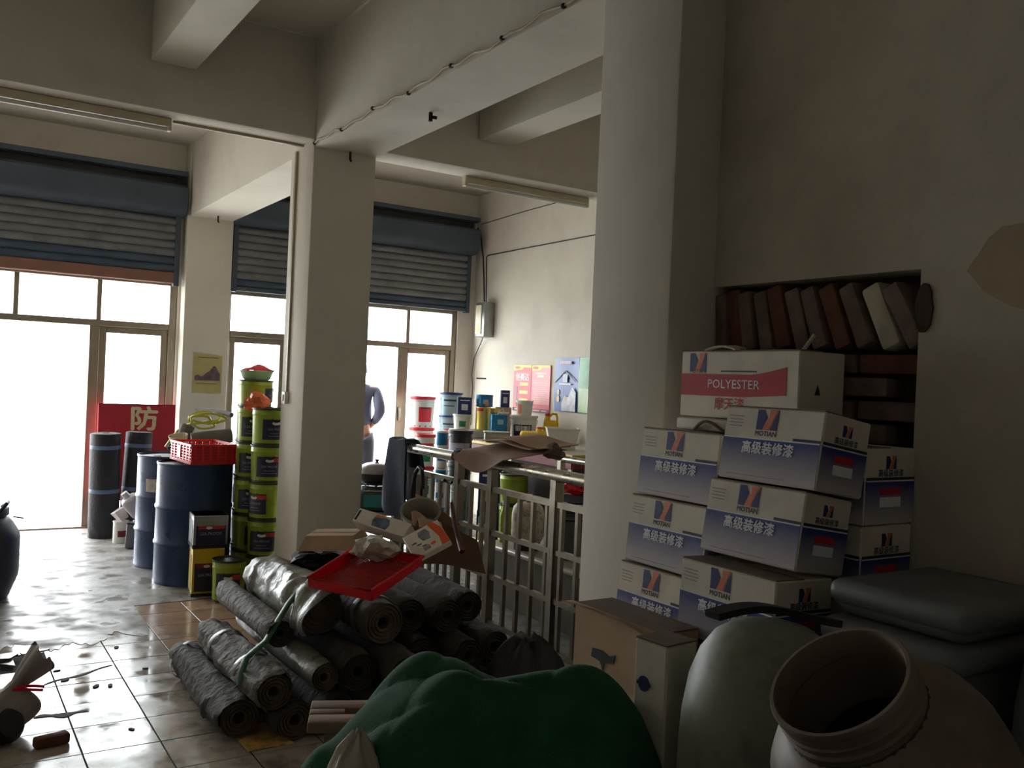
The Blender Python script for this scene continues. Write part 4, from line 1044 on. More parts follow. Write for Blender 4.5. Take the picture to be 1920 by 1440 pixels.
tag(obj('grey_pipe', MB().tube([(1.99, 8.22, 1.215), (2.14, 7.99, 1.205), (2.19, 7.86, 1.19)], .022, 12), mat('pipe_grey', (110, 100, 98), .6, var=.1)), 'short grey pipe sticking out of the hose loops', 'pipe')
t = thing('cream_jug', 'torn cream paper cup wedged beside the red crate', 'cup', (1.735, 7.66, .885), (R(10), R(-12), 0))
obj('body', MB().lathe([(0, 0), (.045, 0), (.075, .15), (.072, .15), (.04, .01), (0, .01)], 20), cream_pl, t)
crumple('dark_rag', 'dark crumpled rag on the rear drums beneath the hose', (1.78, 7.90, .925), .085, mat('rag_dark', (38, 44, 40), .9, var=.2), 14, (1.5, 1.0, .55), 'rag')
crumple('orange_bag', 'crumpled orange plastic bag draped between the front pail columns', (1.975, 6.50, 1.345), .12, orange_bag, 21, (.9, .9, .8), 'bag')
t = thing('green_basin', 'pale green basin with a red bag on top of the pail columns', 'basin', (2.035, 6.69, 5 * H_ + .191), (0, 0, 0))
obj('bowl', MB().lathe([(0, 0), (.085, 0), (.10, .012), (.118, .062), (.123, .066), (.123, .072), (.112, .07), (.09, .018), (0, .012)], 28), green_bowl_m, t)
obj('red_bag', MB().sheet(lambda u, v: ((u - .5) * .21, (v - .5) * .19, .072 + .040 * sin(pi * u) * sin(pi * v) + .008 * sin(9 * u + 4 * v)), 14, 12, .006), red_pl, t)
# calendar on the pier
t = thing('wall_calendar', 'faded yellow calendar page with a mountain picture taped on the pier', 'poster', (2.335, 9.309, 1.335))
obj('sheet', MB().sheet(lambda u, v: (-.145 + .285 * u, -.004 - .005 * sin(3 * u) * v, .405 * v - .03 * u * v + .004 * sin(7 * u) * (1 - v)), 12, 12, -.0015), mat('calendar_paper', (186, 172, 118), .8, var=.08, scale=14), t)
obj('picture', MB().sheet(lambda u, v: (-.125 + .245 * u, -.012, .125 + v * (.04 + .075 * math.exp(-((u - .72) / .16) ** 2) + .045 * u + .012 * sin(17 * u))), 24, 3, -.001), mat('calendar_print', (104, 84, 92), .7, var=.35, scale=22), t)
o_ = obj('fine_print', MB().box((-.01, -.0115, .095), (.20, .001, .007)).box((0, -.0115, .355), (.20, .001, .010)), mat('calendar_text', (128, 112, 70), .7), t); o_['kind'] = 'stuff'
# big blue barrel at the picture edge
t = thing('blue_barrel', 'dark blue wide-mouthed plastic barrel at the edge of the doorway', 'barrel', (.262, 6.90, 0))
obj('body', MB().lathe([(0, 0), (.22, 0), (.235, .02), (.284, .15), (.288, .18), (.288, .40), (.284, .43), (.24, .505), (.215, .535), (.20, .545), (.20, .56), (0, .56)], 44), navy_pl, t)
obj('lid', MB().lathe([(.20, .548), (.218, .552), (.218, .598), (.21, .606), (0, .608)], 40), navy_pl, t)
obj('lug', MB().bar((.24, -.03, .535), (.30, -.05, .525), .018, .008), black_m, t)
obj('carry_handle', MB().tube([(.14, -.14, .565), (.16, -.17, .60), (.19, -.16, .64), (.20, -.12, .645), (.17, -.08, .61)], .012, 8), navy_pl, t)

# ------------------------------------------------------------------ litter on the tiles
t = thing('tied_bag', 'grey plastic bag tied with a red string on the tiles', 'bag', (.28, 4.31, 0), (0, 0, R(8)))
def bagf(u, v):
    a = 2 * pi * u
    if v < .62:
        w_ = v / .62; r = .155 * max(.02, sin(pi * (.10 + .86 * w_))) ** .7 * (1 + .10 * sin(4 * a + 5 * w_) + .05 * sin(9 * a)); z = .20 * w_
        return (r * cos(a) - .02 + .085 * w_ * w_, r * sin(a) * .8, z)
    w_ = (v - .62) / .38; r = .024 + .055 * w_ ** .8 * (1 + .3 * sin(3 * a + 1) + .2 * sin(5 * a))
    return (.065 + .11 * w_ + r * cos(a) * .5, r * sin(a) * .8, .20 + .12 * w_ + r * cos(a) * -.7 + .02 * sin(4 * a) * w_)
vs = [bagf(i / 32, j / 34) for j in range(35) for i in range(32)]
fs = [(j * 32 + i, j * 32 + (i + 1) % 32, (j + 1) * 32 + (i + 1) % 32, (j + 1) * 32 + i) for j in range(34) for i in range(32)] + [tuple(range(32))[::-1]]
obj('body', MB().add(vs, fs), bag_grey, t, smooth=60)
for dz, dx in ((.205, .14), (.19, .135)):
    obj('red_string', MB().tube([(.055, -.03, .20), (.10, -.045, dz + .006), (dx, -.05, dz), (dx + .03, -.06, dz - .004)], .006, 6), red_pl, t)
obj('dark_end', MB().lathe([(0, -.055), (.045, -.05), (.07, -.02), (.072, .02), (.05, .05), (0, .055)], 20, TR((.02, -.09, .075), (R(70), 0, R(20)))), black_m, t)
tag(obj('brick_chunk', MB().rbox((0, 0, .022), (.135, .055, .045), .012, 2), mat('chunk_brown', (116, 70, 52), .9, var=.25, bump=.6), None, (.475, 4.13, 0), (0, 0, R(12))), 'broken brown chunk of brick lying on the tiles', 'brick')
sh = random.Random(2)
shl = ['long dark shard of broken tile nearest the tied bag', 'bright square shard of broken tile in the pit', 'narrow tile shard along the edge of the pit', 'dark tile shard at the far corner of the pit', 'small triangular tile shard amid the broken ones', 'wide tile shard leaning out of the pit', 'tilted tile shard beside the barrel side of the pit', 'thin pale sliver of tile in the pit']
for k, lb in enumerate(shl):
    pts = [(.10 * cos(a) * sh.uniform(.5, 1.1), .065 * sin(a) * sh.uniform(.5, 1.1)) for a in sorted(sh.uniform(0, 2 * pi) for _ in range(5))]
    tag(obj('tile_shard', MB().prism(pts, .009), tile_m if k % 2 else mat('shard_dark', (92, 86, 80), .3, var=.15), None, (.16 + .115 * (k % 4) + sh.uniform(-.02, .02), 5.27 + .14 * (k // 4) + sh.uniform(-.03, .03), .004 + .003 * k), (R(sh.uniform(-5, 5)), R(sh.uniform(-5, 5)), sh.uniform(0, 3)), smooth=0), lb, 'tile shard', 'broken tile shards in the pit')
lk = ['small dark flake of dirt nearest the tied bag', 'dark flake of dirt on the second tile row', 'dark grit flake beside the grout line', 'small dark flake near the membrane rolls', 'thin curled flake on the bright tiles', 'oval dark flake on the near tiles', 'dark crumb at the edge of the cement']
for k, (x, y, a) in enumerate(((.62, 4.95, .030), (.74, 4.80, .026), (.60, 5.12, .02), (1.0, 4.98, .016), (.80, 4.78, .022), (.79, 4.16, .018), (.93, 5.42, .022))):
    pts = [(a * cos(t_) * sh.uniform(.7, 1.1), a * .55 * sin(t_) * sh.uniform(.7, 1.1)) for t_ in [2 * pi * j / 9 for j in range(9)]]
    tag(obj('dirt_flake', MB().prism(pts, .004), mat('flake_dark', (58, 52, 48), .8, var=.2), None, (x, y, .0006), (0, 0, sh.uniform(0, 3))), lk[k], 'flake', 'dirt flakes on the tiles')
def smear(x0, y0, x1, y1, w_, n=18):
    top = []; bot = []
    for k in range(n + 1):
        u = k / n; x = x0 + (x1 - x0) * u; y = y0 + (y1 - y0) * u + .012 * sin(9 * u); h = w_ * (.35 + .65 * abs(sin(2.2 * pi * u + 1))) * sin(pi * min(1, .05 + .95 * u)) + .002
        top.append((x, y + h)); bot.append((x, y - h))
    return top + bot[::-1]
for lb, a in (('long dark smear of dried mud across the bright tiles', (.52, 4.92, .86, 5.10, .012)), ('ragged dark mud smear beside the tied bag', (.44, 4.48, .66, 4.46, .028))):
    tag(obj('mud_smear', MB().prism(smear(*a), .002), mat('mud', (70, 64, 58), .8, var=.2), None, (0, 0, .0006), smooth=0), lb, 'smear')
t = thing('floor_card', 'worn yellow printed card lying on the floor by the rolls', 'card', (1.255, 3.855, .0008), (0, 0, R(2)))
obj('sheet', MB().sheet(lambda u, v: (-.10 + .20 * u, -.145 + .29 * v, .003 + .003 * sin(5 * u + 2 * v)), 8, 8, .0015), paper_y, t)

# ------------------------------------------------------------------ steel railing round the stair bay
t = thing('steel_railing', 'stainless steel railing with thick handrail and square balusters beside the near pillar', 'railing', (3.0, 4.0, 0))
def rl(name, a, b, w_, m=steel_dull, round_=False):
    mb = MB()
    if round_: mb.tube([a, b], w_, 16)
    else: mb.bar(a, b, w_)
    return obj(name, mb, m, t)
rl('handrail', (0, 1.27, 1.06), (0, -1.55, 1.06), .036, steel, True)
rl('upper_rail', (0, 1.26, .90), (0, -1.55, .90), .034)
rl('middle_rail', (0, 1.26, .63), (0, -1.55, .63), .030)
rl('lower_rail', (0, 1.26, .355), (0, -1.55, .355), .030)
for y in (1.29, .865, .175, -.60, -1.4):
    p = rl('post', (0, y, 0), (0, y, 1.045 if y < 1.2 else 1.08), .052)
    if y > 1.2: obj('post_cap', MB().rbox((0, y, 1.075), (.075, .075, .07), .012, 2), dark_rubber, p)
y = 1.12
while y > -1.5:
    if min(abs(y - q_) for q_ in (1.29, .865, .175, -.60, -1.4)) > .05: rl('baluster', (0, y, .06), (0, y, .90), .024)
    y -= .145
rl('foot_rail', (0, 1.26, .07), (0, -1.55, .07), .030)
t = thing('railing_gate', 'stainless steel railing gate with a black latch holding the navy jacket', 'gate', (3.0, 5.32, 0))
rl('handrail', (0, .03, 1.06), (0, .93, 1.06), .036, steel, True)
rl('upper_rail', (0, .03, .90), (0, .93, .90), .034); rl('lower_rail', (0, .03, .09), (0, .93, .09), .034)
rl('post', (0, .92, 0.02), (0, .92, 1.05), .05)
for k in range(7): rl('baluster', (0, .12 + .112 * k, .09), (0, .12 + .112 * k, .90), .024)
l = obj('latch', MB().tube([(-.028, .02, .885), (-.028, .16, .885)], .010, 8), black_m, t)
obj('latch_knob', MB().tube([(-.028, .10, .885), (-.05, .10, .90)], .009, 8), black_m, l)
# second rail behind with a ball-capped post
t = thing('rear_rail', 'thin steel rail with a black-capped post behind the main railing', 'railing', (3.95, 4.75, 0))
rl('handrail', (0, .75, 1.03), (0.0, -1.6, 1.03), .025, steel, True)
for y in (.70, -.05, -1.5):
    p = rl('post', (0, y, .40), (0, y, 1.02), .044, steel)
    obj('post_cap', MB().lathe([(.03, 0), (.032, .015), (.02, .04), (0, .045)], 16, TR((0, y, 1.04))), black_m, p)
# low masonry plinth inside the railing
t = thing('stair_plinth', 'low tiled plinth with a pale rounded edge inside the railing', 'plinth', (4.45, 4.08, 0))
obj('body', MB().rbox((0, 0, .19), (2.0, 3.34, .38), .006, 1), mat('plinth_face', (120, 112, 102), .5, var=.1), t)
obj('edge_tile', MB().rbox((-.99, 0, .39), (.06, 3.36, .03), .012, 3), mat('plinth_edge', (206, 198, 184), .3, var=.06), t)
obj('top_slab', MB().box((.03, 0, .388), (1.96, 3.34, .016)), mat('plinth_top', (170, 162, 150), .4, var=.1), t)
# jacket over the gate
def jack(u, v):
    y = 6.02 + .26 * u; a = (v - .5) * 2
    if abs(a) < .16: return (3.0 + .048 * sin(a / .16 * pi / 2), y, 1.108 + .006 * sin(9 * u))
    s_ = 1 if a > 0 else -1; d = (abs(a) - .16) / .84
    L = (.50 if s_ < 0 else .42)
    return (3.0 + s_ * (.052 + .02 * sin(7 * u + 3 * d) * d + .015 * d), y - (.03 + .05 * d) * (1 - u) + .09 * d * u - .03 * d, 1.10 - L * d - .05 * sin(pi * u) * d)
tag(obj('navy_jacket', MB().sheet(jack, 22, 40, .014), jacket_m), 'dark navy jacket hung over the end of the railing gate', 'jacket')
tag(obj('umbrella', MB().tube([(2.93, 5.86, .60), (2.935, 5.85, .78), (2.94, 5.82, .90), (2.94, 5.77, .945), (2.94, 5.72, .93), (2.94, 5.70, .86), (2.94, 5.70, .80)], .014, 8), black_m), 'folded black umbrella hooked over the gate by its curved grip', 'umbrella')
# cardboard lying on the handrail
tag(obj('brown_sheet', MB().sheet(lambda u, v: (2.885 + .40 * v, 5.20 - .62 * u - .10 * v, 1.106 + .075 * v - .10 * max(0, (.17 - v) / .17) * sin(pi * min(1, .1 + u * .9)) + .004 * sin(8 * u + 2 * v)), 16, 10, .004), mat('kraft_brown', (146, 112, 94), .7, var=.14, scale=8)), 'creased brown plastic-coated sheet spread over the handrail', 'sheet')
tag(obj('card_sheet', MB().sheet(lambda u, v: (3.10 + .30 * v, 5.18 - .58 * u, 1.185 + .012 * sin(5 * u) + .018 * v), 10, 6, .007), card_pale), 'flat pale cardboard sheet on the brown sheet', 'card')
tag(obj('card_sheet', MB().sheet(lambda u, v: (3.12 + .28 * v, 5.02 - .50 * u, 1.20 + .016 * sin(4 * u + 1) + .024 * v), 10, 6, .006), card), 'folded tan cardboard sheet topmost on the handrail', 'card')
crumple('dusty_rag', 'dusty brown rag bunched at the end of the cardboard sheets', (3.22, 4.52, 1.17), .075, mat('rag_brown', (96, 80, 68), .9, var=.25), 31, (1, 1.2, .8), 'rag')

# ------------------------------------------------------------------ goods bench along the posters wall
t = thing('goods_bench', 'long bench with a red-brown front along the posters wall', 'bench', (4.97, 7.15, 0))
obj('top', MB().rbox((0, 0, .985), (.98, 2.25, .03), .004, 1), tank_m, t)
obj('front_board', MB().rbox((-.48, 0, .925), (.02, 2.22, .09), .003, 1), wine, t)
obj('end_board', MB().rbox((0, -1.115, .925), (.96, .02, .09), .003, 1), wine, t)
obj('yellow_edge', MB().box((-.493, 0, .985), (.006, 2.25, .02)), tin_yellow, t); obj('yellow_edge', MB().box((0, -1.128, .985), (.98, .006, .02)), tin_yellow, t)
obj('front_shade_panel', MB().box((-.455, -.62, .48), (.012, .95, .80)), mat('under_bench_shade', (70, 62, 56), .7, var=.15), t)  # added dark sheet, its colour stands in for the darkness beneath the bench
obj('end_shade_panel', MB().box((0, -1.09, .48), (.90, .012, .80)), mat('under_bench_shade', (70, 62, 56), .7, var=.15), t)  # added too: makes the open end below the bench top look shaded
for sx in (-1, 1):
    for sy in (-1, 0, 1): obj('leg', MB().bar((sx * .44, sy * 1.05, 0), (sx * .44, sy * 1.05, .97), .045), steel_dull, t)

def bucket(name, label, x, y, z, r, h, bm, lm, bands=(), handle=True, rz=-30, panel=None, group=None, taper=.88):
    t = thing(name, label, 'bucket', (x, y, z), (0, 0, R(rz)), group)
    rb = r * taper
    obj('body', MB().lathe([(0, .003), (rb * .96, .003), (rb, 0), (rb, .006), (r * .97, h * .80), (r * 1.0, h * .81), (r * 1.0, h * .83), (r * .97, h * .84), (r * .975, h * .92), (0, h * .92)], 28), bm, t)
    if lm: obj('lid', MB().lathe([(r * .97, h * .90), (r * 1.05, h * .90), (r * 1.06, h * .92), (r * 1.06, h * .985), (r * 1.03, h), (r * .90, h), (r * .88, h * .985), (0, h * .985)], 28), lm, t)
    R_ = lambda f: rb + (r * .97 - rb) * f / .80 + .0012
    for f0, f1, m, a0, a1 in bands:
        vs = MB(); seg = 12; q = []
        for f in (f0, f1):
            for k in range(seg + 1):
                a = R(a0) + (R(a1) - R(a0)) * k / seg; q.append((R_(f) * sin(a), -R_(f) * cos(a), h * f))
        n = seg + 1
        vs.add(q, [(k, k + 1, n + k + 1, n + k) for k in range(seg)])
        obj('label_band', vs, m, t)
    if handle:
        obj('handle', MB().tube([(r * 1.04 * cos(a), -.012 - r * .55 * sin(a) * .35 - .0 , h * .82 - r * .9 * sin(a)) for a in [pi * k / 14 for k in range(15)]], .0035, 6), white_pl, t)
    return t
wpl = white_pl
paleblue = mat('pale_blue_plastic', (150, 182, 190), .35, var=.06)
red_b = lid_red
cap_g = green_cap
# column at the window
for k, lb in enumerate(('lowest', 'second up', 'third up', 'topmost')):
    bucket('white_bucket', 'white bucket with red lid and label, %s at the door post' % lb, 4.66, 9.12, .345 * k, .138, .343, wpl, lid_red, ((.18, .66, lid_red, -38, 30), (.60, .66, black_m, -30, 20), (.02, .07, lid_red, -180, 180)), rz=-28 + 7 * k, group='red-lidded white buckets')
for k, lb in enumerate(('lowest', 'second up', 'topmost')):
    bucket('white_bucket', 'white bucket with red lid and green label, %s near the gate' % lb, 4.37, 8.46, .335 * k, .105, .333, wpl, lid_red, ((.15, .42, cap_g, -40, 40), (.46, .60, paleblue, -60, 60), (.64, .72, lid_red, -60, 60)), rz=-30, group='small red-lidded buckets')
for k, lb in enumerate(('lowest', 'second up', 'topmost')):
    bucket('white_bucket', 'white and pale blue bucket with red lid, %s behind the handrail' % lb, 4.67, 8.43, .35 * k, .096, .348, wpl, lid_red, ((.02, .08, lid_red, -180, 180), (.12, .40, paleblue, -180, 180), (.50, .66, lid_red, -40, 10)), rz=-20, group='narrow red-lidded buckets')
for k, lb in enumerate(('lowest', 'second up', 'third up')):
    bucket('grey_bucket', 'plain grey-green bucket, %s under the blue-lidded ones' % lb, 4.80, 8.72, .33 * k, .125, .328, mat('grey_green_pl', (128, 144, 132), .5, var=.1), mat('lid_grey', (150, 150, 140), .5), rz=-30, group='grey-green buckets')
bucket('blue_lid_bucket', 'short pale blue bucket with dark blue lid under the taller one', 4.80, 8.72, .99, .125, .20, paleblue, lid_blue, ((.5, .58, dark_print, -50, 20),), rz=-20)
bucket('blue_lid_bucket', 'tall pale blue bucket with dark blue lid highest of the blue-lidded pair', 4.80, 8.72, 1.19, .122, .25, paleblue, lid_blue, ((.62, .70, dark_print, -50, 20), (.40, .44, dark_print, -50, 10)), rz=-20, taper=.92)
t = thing('display_carton', 'flat white carton used as a riser on the bench', 'carton', (4.74, 8.10, 1.0)); obj('body', MB().rbox((0, 0, .038), (.40, .34, .076), .005, 1), carton, t); obj('tape', MB().box((0, 0, .0765), (.40, .04, .001)), card, t)
bucket('leaf_bucket', 'small white bucket with a green leaf label on the flat carton', 4.655, 8.20, 1.077, .095, .15, wpl, wpl, ((.15, .55, cap_g, -20, 25),), rz=-30)
def small_box(name, label, x, y, z, w, d, h, rz, m, panel=None):
    t = thing(name, label, 'box', (x, y, z), (0, 0, R(rz)))
    obj('body', MB().rbox((0, 0, h / 2), (w, d, h), .003, 1), m, t)
    if panel: obj('label', MB().box((0, -d / 2 - .0006, h * .42), (w * .45, .0012, h * .36)), panel, t)
    obj('stripe', MB().box((0, -d / 2 - .0006, h * .82), (w * .7, .0012, h * .05)), pale_print, t)
    return t
navy_card = mat('navy_card', (38, 52, 104), .5, var=.1)
small_box('navy_box', 'dark blue box with a white label standing on the leaf bucket', 4.675, 8.20, 1.2275, .145, .10, .175, -28, navy_card, white_lab)
def tin(name, label, x, y, z, r, h, m, lm, bands=(), rz=-30):
    t = thing(name, label, 'can', (x, y, z), (0, 0, R(rz)))
    obj('body', MB().lathe([(0, .002), (r * .97, .002), (r, 0), (r * 1.02, .006), (r, .012), (r, h - .018), (r * 1.02, h - .012), (r * 1.02, h - .003), (r * .96, h), (r * .9, h - .008), (0, h - .008)], 28), m, t)
    obj('lid', MB().lathe([(r * .86, h - .008), (r * .86, h - .002), (0, h - .002)], 24), lm, t)
    for f0, f1, mm, a0, a1 in bands: obj('label_band', MB().arc_panel(r + .0008, h * f0, h * f1, R(a0), R(a1), 12), mm, t)
    return t
tin('gold_can', 'gold paint can with a red patch on the flat carton', 4.80, 8.03, 1.077, .075, .235, gold, gold, ((.82, .96, lid_red, -60, 0),))
tin('gold_can', 'gold and teal paint can beside the blue square can', 5.00, 8.17, 1.0, .075, .30, gold, gold, ((.1, .85, teal, -10, 45),))
tin('blue_can', 'bright blue round can balanced on the gold cans', 4.87, 8.13, 1.3125, .088, .125, blue_can, white_pl, ((.25, .6, paleblue, -10, 25), (.1, .4, orange_logo, 5, 30)))
small_box('tan_box', 'low tan box behind the blue square can', 5.15, 8.20, 1.0, .17, .16, .31, -30, card_pale)
small_box('navy_box', 'narrow dark blue box standing highest against the posters wall', 5.17, 8.21, 1.311, .095, .08, .18, -25, navy_card, white_lab)
t = thing('blue_square_can', 'bright blue square can with a white carry strap on the bench', 'can', (4.86, 7.82, 1.0), (0, 0, R(-22)))
obj('body', MB().rbox((0, 0, .125), (.165, .14, .25), .012, 2), blue_can, t)
obj('label', MB().box((.01, -.0707, .175), (.06, .0012, .05)), paleblue, t)
obj('strap', MB().tube([(-.01, 0, .25), (.01, 0, .285), (.045, 0, .31), (.05, 0, .285), (.03, 0, .25)], .006, 6), white_pl, t)
bucket('white_tub', 'small cream bucket with orange strip stacked on the white pail', 5.155, 7.80, 1.247, .085, .15, mat('bucket_cream', (206, 202, 190), .4), wpl, ((.1, .75, orange_logo, -60, -25),), rz=-30)
bucket('white_pail', 'white pail with a dark mountain label on the bench', 5.155, 7.80, 1.0, .138, .247, wpl, wpl, ((.15, .62, navy_lab, -55, 35), (.36, .58, white_lab, -45, 30), (.15, .22, wine, -55, 35)), rz=-30)
def jug(name, label, x, y, z, w, d, h, m, rot=(0, 0, 0)):
    t = thing(name, label, 'jug', (x, y, z), rot)
    b = MB().rbox((0, 0, h * .36), (w, d, h * .72), .03, 3); obj('body', b, m, t)
    obj('neck', MB().lathe([(w * .24, h * .70), (w * .17, h * .82), (w * .14, h * .86), (0, h * .86)], 16, TR((-w * .25, 0, 0))), m, t)
    obj('cap', MB().lathe([(w * .17, h * .86), (w * .17, h * .96), (0, h * .97)], 16, TR((-w * .25, 0, 0))), lid_red, t)
    obj('grip', MB().tube([(-w * .12, 0, h * .84), (w * .05, 0, h * .95), (w * .32, 0, h * .94), (w * .40, 0, h * .80), (w * .38, 0, h * .64)], .014, 8), m, t)
    return t
jug('yellow_jug', 'upright yellow oil jug with a red cap against the posters wall', 5.37, 7.62, 1.0, .155, .10, .29, yellow_pl, (0, 0, R(-30)))
jug('yellow_jug', 'low yellow jug in front of the upright one', 5.12, 7.40, 1.0, .15, .10, .155, yellow_pl, (0, 0, R(-30)))
jug('yellow_jug', 'yellow jug lying flat beside the white low tub', 4.86, 7.23, 1.052, .19, .10, .19, yellow_pl, (R(-82), 0, R(-30)))
t = thing('low_tub', 'low white rectangular tub on the bench behind the cardboard', 'tub', (4.60, 7.42, 1.0), (0, 0, R(-28)))
obj('body', MB().rbox((0, 0, .045), (.24, .17, .09), .02, 3), mat('tub_dull', (178, 172, 158), .5), t); obj('lid', MB().rbox((0, 0, .092), (.255, .185, .018), .008, 2), mat('tub_dull', (178, 172, 158)), t)
t = thing('clear_tub', 'clear plastic tapered tub at the near end of the bench', 'tub', (4.78, 6.60, 1.001), (0, 0, R(-30)))
a_, b_ = .105, .145; hz = .185
def frustum(a_, b_, h, th=.004):
    o1 = [(-a_, -a_ * .75, 0), (a_, -a_ * .75, 0), (a_, a_ * .75, 0), (-a_, a_ * .75, 0)]; o2 = [(-b_, -b_ * .75, h), (b_, -b_ * .75, h), (b_, b_ * .75, h), (-b_, b_ * .75, h)]
    i1 = [(x * .96, y * .95, z + th) for x, y, z in o1]; i2 = [(x * .97, y * .96, z) for x, y, z in o2]
    return MB().add(o1 + o2 + i1 + i2, [(3, 2, 1, 0), (0, 1, 5, 4), (1, 2, 6, 5), (2, 3, 7, 6), (3, 0, 4, 7), (8, 9, 10, 11), (9, 8, 12, 13), (10, 9, 13, 14), (11, 10, 14, 15), (8, 11, 15, 12), (4, 5, 13, 12), (5, 6, 14, 13), (6, 7, 15, 14), (7, 4, 12, 15)])
obj('bowl', frustum(a_, b_, hz), clear_tub, t)
obj('rim', MB().tube([(-b_, -b_ * .75, hz), (b_, -b_ * .75, hz), (b_, b_ * .75, hz), (-b_, b_ * .75, hz)], .006, 6, closed=True), clear_tub, t)
# black drum pair and blue-white canisters standing beside the bench
for k, (h, lb) in enumerate(((.40, 'lowest'), (.40, 'middle'), (.305, 'topmost'))):
    bucket('black_pail', 'black pail with a pale label, %s of the stack beside the bench' % lb, 4.225, 7.46, .401 * k, .112, h, mat('pail_black', (38, 40, 46), .4, var=.1), black_m, ((.15, .62, mat('label_lilac', (170, 166, 186), .5), -60, 55), (.34, .46, dark_print, -20, 10)), rz=-30, taper=.97, group='black pails')
for k, lb in enumerate(('lowest', 'second up', 'topmost')):
    tin('canister', 'slim white and blue canister, %s in the thin stack beside the black pails' % lb, 4.20, 7.78, .36 * k, .055, .358, wpl, lid_blue, ((.62, .95, blue_can, -180, 180), (.2, .35, blue_can, -40, 40)))
small_box('navy_bag', 'dark blue and white printed sack, upper one beneath the bench', 4.30, 7.02, .405, .20, .16, .40, -30, navy_card, white_lab)
small_box('navy_bag', 'dark blue and white printed sack, lower one beneath the bench', 4.30, 7.02, .0, .21, .17, .40, -30, navy_card, white_lab)
for k, lb in enumerate(('lower', 'upper')):
    bucket('grey_bucket', 'tall grey-green bucket, %s one of the pair just inside the railing' % lb, 4.10, 7.10 + .12, .31 * k, .085, .308, mat('grey_green_pl', (128, 144, 132)), mat('lid_grey', (150, 150, 140)), ((.3, .6, mat('label_sage', (96, 116, 100), .5), -60, 50),), handle=False, rz=-30, group='tall grey-green buckets')
t = thing('sealant_tube', 'yellow and white cylinder with a green cap standing on the floor inside the railing', 'tube', (4.16, 6.88, 0))
obj('body', MB().lathe([(0, 0), (.038, 0), (.04, .004), (.04, .33), (.034, .335), (0, .335)], 24), wpl, t)
obj('yellow_label', MB().arc_panel(.0405, .04, .235, R(-180), R(180), 28), yellow_pl, t)
obj('cap', MB().lathe([(.042, .325), (.042, .375), (.03, .388), (0, .388)], 24), green_cap, t)
# things on the plinth
t = thing('rusty_tank', 'rust-spotted white gas tank standing on the plinth behind the railing', 'tank', (3.62, 5.37, .396), (0, 0, R(-20)))
obj('body', MB().lathe([(0, .05), (.09, .05), (.108, .07), (.115, .11), (.115, .255), (.105, .30), (.08, .325), (.03, .335), (0, .335)], 32), rusty, t)
obj('foot_ring', MB().lathe([(.085, 0), (.095, 0), (.095, .06), (.085, .06)], 28), mat('rust_dark', (60, 38, 32), .8), t)
obj('valve', MB().lathe([(.018, .33), (.018, .37), (.03, .375), (.03, .39), (0, .392)], 16), wine, t)
t = thing('green_bottle', 'slim lime green bottle on the plinth by the rusty tank', 'bottle', (3.60, 5.66, .396))
obj('body', MB().lathe([(0, 0), (.024, 0), (.026, .006), (.026, .20), (.018, .23), (.010, .25), (.010, .285), (0, .285)], 20), lime, t)
obj('cap', MB().lathe([(.013, .275), (.013, .305), (0, .306)], 14), white_pl, t)
t = thing('grey_bin', 'dark grey waste bin on the plinth next to the near pillar', 'bin', (3.70, 4.98, .396), (0, 0, R(-15)))
obj('body', MB().lathe([(0, 0), (.085, 0), (.09, .004), (.11, .27), (.102, .27), (.08, .01), (0, .01)], 28), mat('bin_dark', (92, 92, 88), .5), t)
obj('rim', MB().lathe([(.108, .262), (.118, .266), (.118, .28), (.104, .28)], 28), black_m, t)
t = thing('dark_toolbox', 'black tool case with a handle beside the rusty tank', 'case', (3.98, 5.30, .396), (0, 0, R(-25)))
obj('body', MB().rbox((0, 0, .14), (.36, .16, .28), .015, 2), black_m, t); obj('handle', MB().tube([(-.07, 0, .28), (-.06, 0, .32), (.06, 0, .32), (.07, 0, .28)], .010, 8), black_m, t)
for q_ in range(3):
    green_pail('lime green pail, %s of the stack at the end of the bench' % ('lowest', 'middle', 'topmost')[q_], 4.30, 6.62, H_ * q_, 60 + 20 * q_)
crumple('red_bag', 'crumpled red plastic bag hanging among the goods behind the railing', (4.22, 5.62, .80), .12, red_pl, 41, (1.3, 1.0, .8), 'bag')
small_box('dark_case', 'dark grey box with red trim on the plinth beside the near pillar', 4.27, 5.55, .396, .36, .20, .34, -60, mat('case_dark', (50, 52, 56), .5), red_lab)
# stove and wok near the doorway
t = thing('stove_table', 'low dark table with a steel edge carrying the stove', 'table', (3.42, 7.52, 0), (0, 0, R(-10)))
obj('top', MB().rbox((0, 0, .375), (.62, .50, .03), .004, 1), steel_dull, t)
for sx in (-1, 1):
    for sy in (-1, 1): obj('leg', MB().bar((sx * .27, sy * .21, 0), (sx * .27, sy * .21, .36), .04), steel_dull, t)
t = thing('gas_stove', 'teal and black gas stove under the wok', 'stove', (3.40, 7.50, .39), (0, 0, R(-22)))
obj('body', MB().rbox((0, 0, .085), (.44, .32, .17), .012, 2), mat('stove_dark', (30, 34, 42), .4), t)
obj('teal_panel', MB().box((.03, -.161, .09), (.28, .004, .11)), teal, t)
obj('hob_rim', MB().tube([(-.21, -.15, .178), (.21, -.15, .178), (.21, .15, .178), (-.21, .15, .178)], .008, 8, closed=True), steel, t)
obj('burner', MB().lathe([(.10, .17), (.13, .175), (.13, .205), (.09, .21), (.05, .195), (0, .195)], 24), black_m, t)
for k in range(4): obj('pan_support', MB().bar((.06 * cos(k * pi / 2), .06 * sin(k * pi / 2), .212), (.15 * cos(k * pi / 2), .15 * sin(k * pi / 2), .225), .012), black_m, t)
t = thing('wok', 'black two-handled wok with a domed grey lid on the stove', 'wok', (3.40, 7.50, .598), (0, 0, R(-32)))
